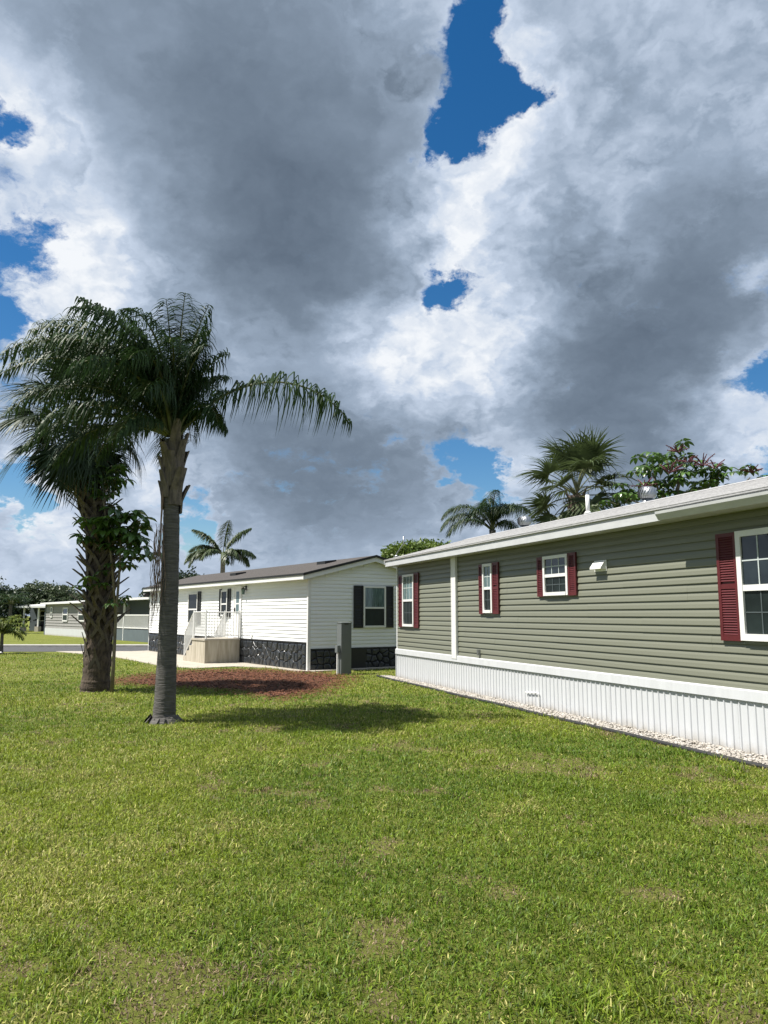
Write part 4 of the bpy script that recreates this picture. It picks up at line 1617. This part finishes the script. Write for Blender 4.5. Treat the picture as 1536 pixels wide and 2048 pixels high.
b0, z0 = gpt(835, 1100, 36)
leafy_tree('shade_tree', 'lime green rounded tree between the white and sage home roofs', b0, z0, [(-.9, 0, z0 - .15, .8, .9, .45), (-.1, 0, z0 - .05, 1.0, 1, .5), (.7, 0, z0, .9, .9, .45), (.1, .3, z0 - .7, 1.8, 1.4, .8), (1.3, .2, z0 - .2, .8, .8, .5)], M_TREEY, 61, 9000, .10)
b0, z0 = gpt(372, 1160, 58)
leafy_tree('shade_tree', 'dark dense tree behind the far end of the white house', b0, z0, [(0, 0, z0 - .6, 1.5, 1.4, 1.3), (-1.3, 0, z0 - .9, 1.2, 1.2, .9), (.9, 0, z0 - .9, 1.1, 1.1, .9), (-2.3, 0, z0 - 1.2, 1.1, 1, .7)], M_TREED, 62, 9000, .13)
b0, z0 = gpt(95, 1180, 85)
leafy_tree('shade_tree', 'wide olive green tree behind the pale grey home', b0, z0, [(-1.0, 0, z0 - .3, 2.0, 2, 1.2), (1.2, 0, z0 - .5, 1.9, 2, 1.1), (-2.8, 0, z0 - 1.0, 1.8, 1.6, 1.2), (3.0, 0, z0 - 1.2, 1.7, 1.6, 1.0), (0, 0, z0 - 1.6, 3.6, 2.2, 1.3), (4.6, 0, z0 - 1.8, 1.3, 1.3, .7)], M_TREEM, 63, 15000, .17)
b0, z0 = gpt(-10, 1190, 78)
leafy_tree('shade_tree', 'dark dense tree at the left edge behind the carport', b0, z0, [(0, 0, z0 - .3, 1.9, 2, 1.6), (1.8, 0, z0 - .8, 1.4, 1.5, 1.3), (-2, 0, z0 - .5, 2, 2, 1.6), (1.0, 0, z0 - 2.2, 2.4, 2, 1.3), (-3.5, 0, z0 - 1.5, 2, 2, 1.6)], M_TREED, 64, 14000, .16)
b0, z0 = gpt(22, 1205, 70)
feather_palm('feather_palm', 'dark drooping palm in front of the carport trees', b0, z0 - .2, [(0, 60, 2.2, 120), (45, 75, 2.2, 110), (90, 60, 2.0, 120), (135, 70, 2.2, 110), (180, 60, 2.2, 120), (225, 75, 2.0, 110), (270, 55, 2.2, 115), (315, 70, 2.1, 115), (10, 35, 2.0, 110), (190, 30, 2, 110)], [M_FQ, M_STALK], 65, .15, .7, 50, .035, 1.6)

# ------------------------------------------------------------------ pale grey home across the road
A_ = ground(90, 1269.5)
B_ = ground(287, 1284)
dirv = (B_ - A_)
dirv.z = 0
gl_len = dirv.length
grey = thing('mobile_home', 'pale grey lap sided home with white roof and railed porch across the road', 'house', (A_.x, A_.y, 0), math.atan2(dirv.y, dirv.x))
HX = gl_len * .60         # enclosed part, the rest is an open porch
GH = 2.35
b = MB()
b.prism([(.02, .02), (5, .02), (5, 2.6), (2.5, 2.7), (.02, 2.6)], 0, HX, 'x')
b.build('wall', M_GREYW, grey)
nc = 9
z0 = .58
hc = (2.55 - z0) / nc
pm = MB().prism([(.02, z_) if False else (o_, z_) for o_, z_ in ((.02, hc), (-.01, hc), (-.05, .0), (.02, .0))], 0, HX, 'x').mesh('siding_plank', M_GREYW)
for i in range(nc):
    put_obj('siding_plank', pm, grey, (0, 0, z0 + i * hc))
MB().box((-.03, -.06, 0), (HX, -.005, z0)).build('skirting', M_SKIRT, grey)
MB().box((-.08, -.09, 0), (.06, 0, 2.6)).build('corner_post', M_SLATEW, grey)
MB().prism([(-.45, 2.52), (-.45, 2.66), (2.5, 2.86), (5.4, 2.66), (5.4, 2.52), (2.5, 2.72)], -.3, HX + .2, 'x').build('roof', M_WHITE, grey)
wv = Wall('y')
for (l, r, tp, bt) in ((101, 105, 1214, 1235), (126, 136, 1215, 1243), (157, 172, 1215, 1243)):
    x0, x1 = hit_y(grey, l, 1225, -.06)[0], hit_y(grey, r, 1225, -.06)[0]
    zt_, zb_ = hit_y(grey, (l + r) / 2, tp, -.06)[1], hit_y(grey, (l + r) / 2, bt, -.06)[1]
    window(grey, wv, x0, x1, zb_, zt_, 2, 1, off=.05, fw=.09)
# porch: deck, back wall, door, roof, railing
PX0, PX1 = HX + .2, gl_len + 1.5
MB().box((HX, 1.8, 0), (PX1, 5, 2.75)).build('porch_wall', M_SLATEW, grey)
MB().box((HX + .2, -.05, 0), (PX1, 1.8, .72)).build('porch_deck', M_SLATEW, grey)
MB().prism([(-.5, 2.60), (-.5, 2.74), (5.3, 2.90), (5.3, 2.76)], HX + .05, PX1 + .3, 'x').build('porch_roof', M_WHITE, grey)
x0 = hit_y(grey, 241, 1235, 1.8)[0]
x1 = hit_y(grey, 260, 1235, 1.8)[0]
MB().box((x0, 1.74, .74), (x1, 1.8, 2.4)).build('porch_door', M_GREYW, grey)
b = MB()
for zz in (.80, 1.62):
    b.box((PX0, -.03, zz), (PX1, .03, zz + .07))
rail = b.build('porch_railing', M_WHITE, grey)
bmz = MB().box((-.022, -.02, .82), (.022, .02, 1.62)).mesh('baluster', M_WHITE)
xx = PX0 + .1
while xx < PX1:
    put_obj('baluster', bmz, rail, (xx, 0, 0))
    xx += .17
for xx in (PX0 + .1, (PX0 + PX1) / 2, PX1 - .1):
    MB().box((xx - .05, -.05, 0), (xx + .05, .05, 2.65)).build('porch_post', M_WHITE, grey)

# carport home farther left
C_ = at_depth(34, 1262, 78)
cp = thing('carport_home', 'dark home with white carport roof on posts beyond the pale grey home', 'house', (C_.x, 78, 0), -.25)
sc_ = 78 / FPX
b = MB().box((-1, 3.0, 0), (5, 7, 2.5))
b.build('wall', M_SLATEW, cp)
MB().prism([(-.6, 2.35), (-.6, 2.52), (7.3, 2.95), (7.3, 2.8)], -.8, 4.6, 'x').build('carport_roof', M_WHITE, cp)
for xx in (.9, 2.6, 4.3):
    MB().box((xx - .06, -.3, 0), (xx + .06, -.18, 2.36)).build('post', M_WHITE, cp)
    MB().box((xx - .22, -.46, 0), (xx + .22, -.02, .5)).build('post_base', M_CONC, cp)
w_ = Wall('y', 3.0)
window(cp, w_, 2.2, 4.0, 1.0, 2.1, 1, 1, off=.0, up=M_GLASSL, low=M_GLASSL, fw=.08)
window(cp, w_, 0.2, 1.0, 1.0, 2.1, 1, 1, off=.0, fw=.08)
# dark outdoor sofa under the carport
sofa = thing('outdoor_sofa', 'dark outdoor sofa under the white carport roof', 'sofa', tuple(frame_of(cp) @ Vector((2.9, .9, 0))), -.25)
MB().box((-1.1, -.4, .12), (1.1, .4, .45)).build('seat', M_DKFAB, sofa)
MB().box((-1.1, .28, .45), (1.1, .45, .95)).build('backrest', M_DKFAB, sofa)
for s_ in (-1.1, 1.1):
    MB().box((s_ - .12, -.4, .12), (s_ + .12, .42, .7)).build('arm', M_DKFAB, sofa)
for sx in (-1, 1):
    for sy in (-.33, .33):
        MB().box((sx - .04, sy - .04, 0), (sx + .04, sy + .04, .13)).build('leg', M_DKFAB, sofa)


# ------------------------------------------------------------------ lawn blades
def value_noise(x, y, s, seed):
    rg = np.random.default_rng(seed)
    T = rg.uniform(0, 1, (128, 128))
    x, y = x / s + 400, y / s + 400
    xi, yi = np.floor(x).astype(int), np.floor(y).astype(int)
    fx, fy = x - xi, y - yi
    fx, fy = fx * fx * (3 - 2 * fx), fy * fy * (3 - 2 * fy)
    g_ = lambda i, j: T[i % 128, j % 128]
    return (g_(xi, yi) * (1 - fx) + g_(xi + 1, yi) * fx) * (1 - fy) + (g_(xi, yi + 1) * (1 - fx) + g_(xi + 1, yi + 1) * fx) * fy


def fbm(x, y, s, seed):
    return (value_noise(x, y, s, seed) * .5 + value_noise(x, y, s / 2.1, seed + 1) * .3 + value_noise(x, y, s / 4.3, seed + 2) * .2)


def grass_points():
    X_, Y_, S_ = [], [], []
    for (y0, y1, dens, size) in ((1.4, 2.9, 5000, 1.0), (2.9, 5.5, 8200, 1.0), (5.5, 8.5, 5200, 1.2), (8.5, 13, 2500, 1.6), (13, 20, 900, 2.3), (20, 34, 260, 3.2)):
        hw0, hw1 = .56 * y0 + 1.2, .56 * y1 + 1.2
        n_ = int(dens * (y1 - y0) * (hw0 + hw1))
        y = nrg.uniform(y0, y1, n_)
        x = nrg.uniform(-hw1, hw1, n_)
        k_ = np.abs(x) < .56 * y + 1.2
        x, y = x[k_], y[k_]
        X_.append(x)
        Y_.append(y)
        S_.append(np.full(x.shape, size))
    return np.concatenate(X_), np.concatenate(Y_), np.concatenate(S_)


x, y, sz = grass_points()
keep = ~inside(x + nrg.normal(0, .3, x.shape), y + nrg.normal(0, .3, x.shape), mp)
keep |= inside(x, y, mp) & (nrg.random(x.shape) < .03)
keep &= ~inside(x, y, apron)
inv = np.array(Gm.inverted())
lx_ = inv[0, 0] * x + inv[0, 1] * y + inv[0, 3]
ly_ = inv[1, 0] * x + inv[1, 1] * y + inv[1, 3]
keep &= ~((lx_ > -.65) & (ly_ > -(strip_out(np.clip(lx_, 0, 20)) + .03)))
inv = np.array(Wm.inverted())
lx2 = inv[0, 0] * x + inv[0, 1] * y + inv[0, 3]
ly2 = inv[1, 0] * x + inv[1, 1] * y + inv[1, 3]
keep &= ~((lx2 < .45) & (ly2 > -.25))
keep &= ((x - qb.x) ** 2 + (y - qb.y) ** 2 > .27 ** 2) & ((x - sb_.x) ** 2 + (y - sb_.y) ** 2 > .42 ** 2)
# thin and bare patches
bare = fbm(x, y, .55, 81)
dryn = fbm(x, y, 2.6, 91)
keep &= ~((bare > .70) & (nrg.random(x.shape) < .35))
x, y, sz, dryn, bare = x[keep], y[keep], sz[keep], dryn[keep], bare[keep]
n = len(x)
fine = fbm(x, y, .22, 95)
tuft = fbm(x, y, .09, 97)
hgt = sz ** .35 * nrg.uniform(.016, .042, n) * (.55 + .9 * tuft)
clump = fbm(x, y, .30, 99)
hgt = hgt * np.where(clump > .60, 1.0 + np.clip((clump - .60) * 6, 0, .8), 1.0)
wid = sz ** .9 * nrg.uniform(.0019, .0040, n)
isbr = (nrg.random(n) < np.clip((bare - .60) * 6, 0, .85))[:, None]
hgt = np.where(isbr[:, 0], hgt * .6, hgt)
ang = nrg.uniform(0, 2 * np.pi, n)
tilt = np.clip(nrg.normal(.9, .38, n), .1, 1.5)
hx, hy = np.cos(ang), np.sin(ang)
P0 = np.stack([x, y, np.full(n, -.004)], 1)
D1 = np.stack([hx * np.sin(tilt * .6), hy * np.sin(tilt * .6), np.cos(tilt * .6)], 1)
t2 = tilt * 1.5
D2 = np.stack([hx * np.sin(t2), hy * np.sin(t2), np.cos(t2)], 1)
sa = ang + np.pi / 2 + nrg.normal(0, .5, n)
Sd = np.stack([np.cos(sa), np.sin(sa), nrg.normal(0, .2, n)], 1) * wid[:, None]
P1 = P0 + D1 * (hgt * .6)[:, None]
P2 = P1 + D2 * (hgt * .75)[:, None]
V = np.stack([P0 - Sd * .8, P0 + Sd * .8, P1 + Sd, P1 - Sd, P2], 1).reshape(-1, 3)
base = np.arange(n)[:, None] * 5
tri = np.concatenate([base + np.array([[0, 1, 2]]), base + np.array([[0, 2, 3]]), base + np.array([[3, 2, 4]])], 0)
lawn = np_mesh('grass', V, tri, M_GRASS)
cA, cB, cC, cD = np.array((.082, .146, .010)), np.array((.195, .245, .019)), np.array((.36, .34, .11)), np.array((.27, .20, .12))
mixn = np.clip((dryn - .5) * 2.4 + .5 + nrg.normal(0, .25, n), 0, 1)[:, None]
col = cA * (1 - mixn) + cB * mixn
straw = np.clip((fine - .5) * 3.0 + (dryn - .5) * 2.4, 0, 1) * .8 + .06
isdry = (nrg.random(n) < straw * .55)[:, None]
col = np.where(isdry, cC * nrg.uniform(.7, 1.15, (n, 1)), col)
col = np.where(isbr, cD * nrg.uniform(.5, 1.1, (n, 1)), col)
col = col * nrg.uniform(.45, 1.6, (n, 1))
ca = lawn.data.color_attributes.new('blade_colour', 'FLOAT_COLOR', 'POINT')
full = np.ones((n, 5, 4), np.float32)
full[:, :, :3] = col[:, None, :]
ca.data.foreach_set('color', full.ravel())
tag(lawn, 'mown lawn grass with yellowed and bare patches', 'grass', kind='stuff')
print('blades', n)
